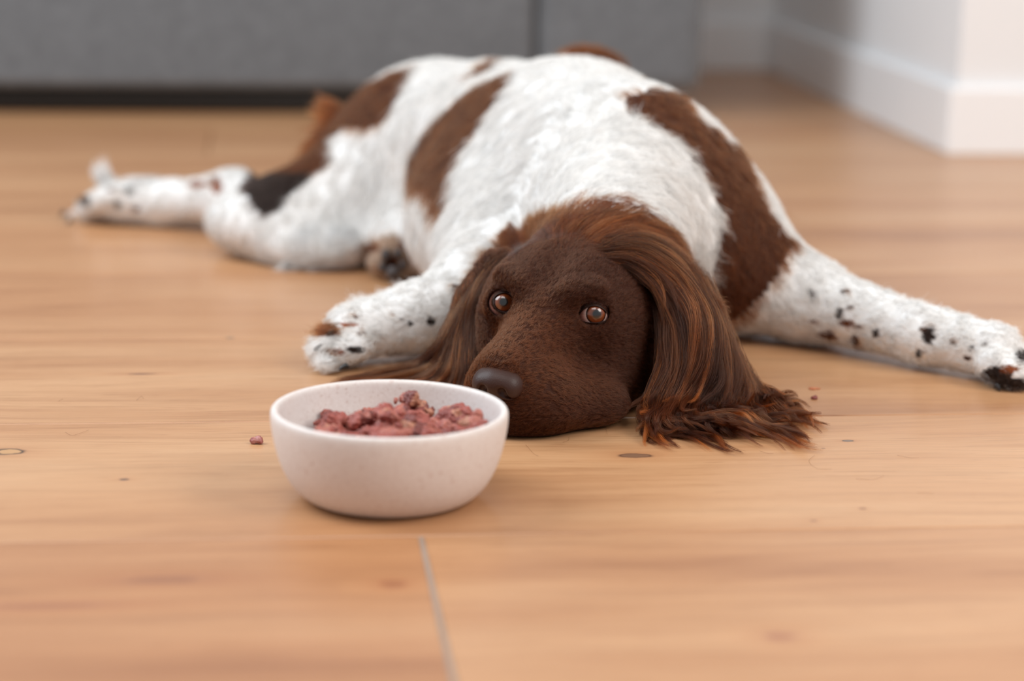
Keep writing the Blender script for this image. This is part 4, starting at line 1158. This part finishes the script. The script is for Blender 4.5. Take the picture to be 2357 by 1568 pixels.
# ------------------------------------------------------------------ nose leather
def local_grid(c, half, step):
    return Grid(np.arange(c[0] - half[0], c[0] + half[0], step), np.arange(c[1] - half[1], c[1] + half[1], step), np.arange(c[2] - half[2], c[2] + half[2], step))
NG = local_grid(hw(0, .100, -.034), (.032, .030, .026), 0.0006)
NG.PAD = 0.03
def ne(c, r, k=.005, sub=False, rot=None): NG.ell(hw(*c), r, k, HM if rot is None else HM @ rot, sub)
ne((0, .098, -.0315), (.0172, .0165, .0125))
for s in (1, -1):
    ne((s * .0105, .100, -.0345), (.0095, .0120, .0100))
    ne((s * .0075, .1145, -.0355), (.0036, .0065, .0040), .0022, True)
    NG.cone(hw(s * .0085, .1120, -.0375), hw(s * .0160, .1030, -.0405), .0022, .0013, .0020, True)
NG.cone(hw(0, .1165, -.0350), hw(0, .1120, -.0475), .0011, .0013, .0018, True)
V, Q = NG.mesh(); V = smooth_mesh(V, Q, 1)
M_NOSE, nt, b_ = newmat('nose_leather')
tc = N(nt, 'ShaderNodeTexCoord'); vo = N(nt, 'ShaderNodeTexVoronoi'); setin(vo, Scale=900.0); nt.links.new(tc.outputs['Object'], vo.inputs['Vector'])
b_.inputs['Base Color'].default_value = (*srgb(56, 33, 26), 1); b_.inputs['Roughness'].default_value = 0.45; b_.inputs['Specular IOR Level'].default_value = 0.3
bp = N(nt, 'ShaderNodeBump'); setin(bp, Strength=0.18, Distance=0.0004); nt.links.new(vo.outputs['Distance'], bp.inputs['Height']); nt.links.new(bp.outputs[0], b_.inputs['Normal'])
nose = big_mesh('nose', V, Q, M_NOSE); nose.parent = dog; to_parent_space(nose, dog); nose['label'] = 'grey-brown leathery nose'

# ------------------------------------------------------------------ claws and pads
M_CLAW = mat_simple('claw_horn', srgb(40, 36, 36), 0.3, 0.1, 200)
M_PAD = mat_simple('paw_pad_skin', srgb(70, 62, 60), 0.6, 0.2, 150, 0.5, 700)
def claw(base, tip, r=0.0032, mat=M_CLAW):
    base = np.array(base, float); tip = np.array(tip, float); ax = tip - base; L_ = np.linalg.norm(ax); ax /= L_
    s = np.cross(ax, (0, 0, 1)); s /= np.linalg.norm(s); u = np.cross(s, ax)
    V = []; Fc = []; nr, na = 7, 10
    for j in range(nr):
        t = j / (nr - 1); cc = base + ax * L_ * t - np.array([0, 0, 1]) * (t * t * L_ * .25) + np.array([0, 0, .25 * L_ * t])
        rr = r * (1 - t ** 1.6 * .85)
        for i in range(na):
            a = 2 * math.pi * i / na; V.append(cc + s * math.cos(a) * rr * .75 + u * math.sin(a) * rr)
    for j in range(nr - 1):
        for i in range(na): Fc.append((j * na + i, j * na + (i + 1) % na, (j + 1) * na + (i + 1) % na, (j + 1) * na + i))
    Fc.append(tuple((nr - 1) * na + i for i in range(na)))
    for v in V: v[2] = max(v[2], 0.0006)
    o = mesh_obj('claw', V, Fc, mat, None, True); o.parent = dog; to_parent_space(o, dog); return o
for (x0, y0, x1, y1, yy) in ((742, 800, 722, 806, 1.79), (800, 843, 780, 852, 1.775), (768, 765, 750, 772, 1.80), (770, 748, 752, 742, 1.82), (2335, 880, 2352, 892, 1.775), (2292, 888, 2302, 900, 1.768), (150, 488, 138, 498, 2.48), (165, 506, 152, 514, 2.46)):
    claw(PY(x0, y0, yy), PY(x1, y1, yy - .004), 0.0034)
def pad(px, py, y, rx, rz, ry=.006):
    c = PY(px, py, y); V = []; Fc = []; nu, nv = 16, 10
    for j in range(nv + 1):
        th = math.pi * j / nv
        for i in range(nu):
            a = 2 * math.pi * i / nu
            d = np.array([math.sin(th) * math.cos(a), math.cos(th), math.sin(th) * math.sin(a)])
            d = np.sign(d) * np.abs(d) ** .85
            p = c + d * np.array([rx, ry, rz]); p[2] = max(p[2], .0008); V.append(p)
    for j in range(nv):
        for i in range(nu): Fc.append((j * nu + i, (j + 1) * nu + i, (j + 1) * nu + (i + 1) % nu, j * nu + (i + 1) % nu))
    o = mesh_obj('paw_pad', V, Fc, M_PAD, None, True); o.parent = dog; to_parent_space(o, dog)
pad(888, 588, 2.168, .0052, .0066); pad(916, 584, 2.168, .0040, .0052); pad(928, 610, 2.166, .0036, .0056); pad(880, 616, 2.166, .0036, .0050); pad(905, 628, 2.160, .0070, .0072, .008)

# ------------------------------------------------------------------ minced food in the bowl
rg = np.random.default_rng(77)
FG = local_grid((bowl_c[0], bowl_c[1], 0.042), (.074, .074, .034), 0.0009); FG.PAD = 0.008
chs = []
nchunk = 520
for i in range(nchunk):
    a = rg.uniform(0, 6.283); r = 0.066 * math.sqrt(rg.random())
    x, y = r * math.cos(a), r * math.sin(a)
    slope = np.clip((x + .050) / .02, 0, 1)
    lim = 0.066
    if x < -0.056 + 0.010 * math.sin(y * 90): continue
    top = 0.0415 + 0.006 * slope + 0.004 * math.sin(x * 110 + 1.1) + 0.0035 * math.sin(y * 120 + x * 60) + 0.004 * math.exp(-((x + .012) / .012) ** 2 - ((y - .02) / .03) ** 2) + .003 * math.exp(-((x - .055) / .012) ** 2)
    lay = rg.random()
    z = top - 0.012 * lay ** 1.5
    rr = math.hypot(x, y)
    mx = 0.0725 if z > .045 else .069
    sz = rg.choice([rg.uniform(.0018, .003), rg.uniform(.004, .0085)])
    if rr + sz > mx: x *= (mx - sz) / rr; y *= (mx - sz) / rr
    q = Vector(rg.normal(size=3)).to_track_quat('Z', 'Y').to_matrix()
    chs.append((x, y, z, sz))
    FG.ell((bowl_c[0] + x, bowl_c[1] + y, z), (sz * rg.uniform(.9, 1.6), sz * rg.uniform(.5, 1.0), sz * rg.uniform(.35, .8)), 0.0022, np.array(q))
FG.ell((bowl_c[0] + .006, bowl_c[1], 0.030), (.063, .066, .012), 0.003)
V, Q = FG.mesh()
nz = vnoise(V, 600, 5) * .0020 + vnoise(V, 1300, 9) * .0013 + vnoise(V, 2600, 6) * .0005
V = V + FG.grad(V, .0009) * nz[:, None]
cc = np.array([(bowl_c[0] + a, bowl_c[1] + b, c) for a, b, c, _ in chs]); ch_col = np.array([(srgb(164, 86, 74), srgb(180, 108, 92), srgb(146, 72, 62), srgb(186, 128, 102), srgb(126, 62, 54))[k] for k in rg.choice(5, len(chs), p=[.36, .24, .22, .08, .10])])
near = np.zeros(len(V), int)
for a in range(0, len(V), 20000): near[a:a + 20000] = ((V[a:a + 20000, None] - cc[None]) ** 2).sum(-1).argmin(1)
vc = ch_col[near] * (1 + .25 * vnoise(V, 1500, 8))[:, None]
M_FOOD, nt, b_ = newmat('minced_meat')
att = N(nt, 'ShaderNodeAttribute'); att.attribute_name = 'chunk'; tc = N(nt, 'ShaderNodeTexCoord')
no = N(nt, 'ShaderNodeTexNoise'); setin(no, Scale=700.0, Detail=4.0, Roughness=.7); nt.links.new(tc.outputs['Object'], no.inputs['Vector'])
r = ramp(nt, [(.3, (.55, .5, .5)), (.55, (1, 1, 1)), (.75, (1.25, 1.25, 1.2))]); nt.links.new(no.outputs['Fac'], r.inputs[0])
nt.links.new(mixc(nt, .9, att.outputs['Color'], r.outputs[0], 'MULTIPLY'), b_.inputs['Base Color'])
b_.inputs['Roughness'].default_value = .42; b_.inputs['Subsurface Weight'].default_value = .15; b_.inputs['Subsurface Scale'].default_value = .003; b_.inputs['Subsurface Radius'].default_value = (1, .4, .3)
bp = N(nt, 'ShaderNodeBump'); setin(bp, Strength=.6, Distance=.0008); nt.links.new(no.outputs['Fac'], bp.inputs['Height']); nt.links.new(bp.outputs[0], b_.inputs['Normal'])
food = big_mesh('minced_dog_food', V, Q, M_FOOD)
cca = food.data.color_attributes.new('chunk', 'FLOAT_COLOR', 'POINT'); cca.data.foreach_set('color', np.concatenate([vc, np.ones((len(vc), 1))], 1).astype(np.float32).ravel())
tag(food, 'heap of reddish-brown minced meat in the speckled bowl', 'food', kind='stuff')

# ------------------------------------------------------------------ crumbs of food on the floor
def crumb(name, px, py, parts, label, seed, colors, grp=None, flat=1.0):
    r_ = np.random.default_rng(seed); c = PZ(px, py); gr = local_grid((c[0], c[1], .006), (.012, .012, .0075), .0004); gr.PAD = .004
    for (dx, dy, dz, a, b, h) in parts: gr.ell((c[0] + dx, c[1] + dy, dz), (a, b, h), .0008)
    gr.F = np.maximum(gr.F, (0.0002 - gr.z[None, None, :]).astype(np.float32))
    V, Q = gr.mesh(); V = V + gr.grad(V, .0004) * (vnoise(V, 2600, seed) * .0005 + vnoise(V, 5200, seed + 1) * .0003)[:, None]; V[:, 2] = np.maximum(V[:, 2], 0.0001)
    o = big_mesh(name, V, Q, M_FOOD)
    t = np.clip(.5 + vnoise(V, 700, seed + 2), 0, 1)[:, None]
    vc = np.array(colors[0]) * (1 - t) + np.array(colors[1]) * t
    a_ = o.data.color_attributes.new('chunk', 'FLOAT_COLOR', 'POINT'); a_.data.foreach_set('color', np.concatenate([vc, np.ones((len(vc), 1))], 1).astype(np.float32).ravel())
    tag(o, label, 'crumb')
    return o
crumb('food_crumb', 591, 1022, [(-.0022, 0, .0024, .0028, .0026, .0026), (.0012, .0008, .0030, .0030, .0030, .0030), (.003, -.0005, .0022, .0018, .002, .0022)], 'small reddish meat crumb lying on the floor left of the bowl', 3, (srgb(150, 70, 62), srgb(196, 140, 134)))
crumb('food_crumb', 1874, 919, [(0, 0, .0010, .0026, .0026, .0016), (.0012, .0006, .0014, .0016, .002, .0016)], 'tiny dark red meat crumb on the floor beyond the ear hair', 4, (srgb(120, 50, 46), srgb(160, 90, 80)))
crumb('food_crumb', 1874, 896, [(-.0014, 0, .0003, .0035, .0040, .0008), (.0030, .0002, .0002, .0026, .0025, .0006)], 'flat orange-brown food smear on the floor, furthest of the crumbs', 5, (srgb(190, 110, 70), srgb(205, 128, 84)))

# ------------------------------------------------------------------ loose hairs on the floor
def floor_hair(paths, name='loose_hairs'):
    Ps = []
    for cps in paths:
        g = np.array([PZ(x, y, .0006) for x, y in cps]); t = np.linspace(0, len(g) - 1, 14); i = np.clip(t.astype(int), 0, len(g) - 2); f = (t - i)[:, None]
        E_ = np.vstack([2 * g[0] - g[1], g, 2 * g[-1] - g[-2]])
        p0, p1, p2, p3 = E_[i], E_[i + 1], E_[i + 2], E_[i + 3]
        Ps.append(0.5 * ((2 * p1) + (-p0 + p2) * f + (2 * p0 - 5 * p1 + 4 * p2 - p3) * f * f + (-p0 + 3 * p1 - 3 * p2 + p3) * f ** 3))
    return np.array(Ps)
LH = floor_hair([[(1875, 1048), (1862, 1062), (1880, 1078), (1915, 1080)], [(2065, 1048), (2095, 1054), (2115, 1054)], [(1748, 1038), (1768, 1044), (1780, 1044)], [(1970, 1102), (2010, 1104), (2035, 1096)], [(1400, 935), (1392, 965), (1398, 1000)],
                 [(150, 995), (168, 1002), (205, 990)], [(314, 922), (325, 912), (330, 918)], [(134, 924), (145, 918)], [(640, 1030), (675, 1038), (725, 1036)], [(2110, 1134), (2150, 1136)], [(1210, 1024), (1228, 1044), (1240, 1050)], [(1295, 1018), (1308, 1014), (1310, 1005)]])
lh_c = bpy.data.hair_curves.new('loose_hairs'); lh_c.add_curves([14] * len(LH)); lh_c.attributes['position'].data.foreach_set('vector', LH.astype(np.float32).ravel())
ra = lh_c.attributes.get('radius') or lh_c.attributes.new('radius', 'FLOAT', 'POINT'); ra.data.foreach_set('value', np.full(len(LH) * 14, .00007, np.float32))
ca_ = lh_c.attributes.new('hair_color', 'FLOAT_COLOR', 'CURVE'); ca_.data.foreach_set('color', np.tile([.09, .04, .02, 1], (len(LH), 1)).astype(np.float32).ravel())
lh_c.materials.append(M_HAIR_B)
lho = link(bpy.data.objects.new('loose_hairs', lh_c)); tag(lho, 'few loose brown dog hairs scattered on the oak floor', 'hair', kind='stuff')
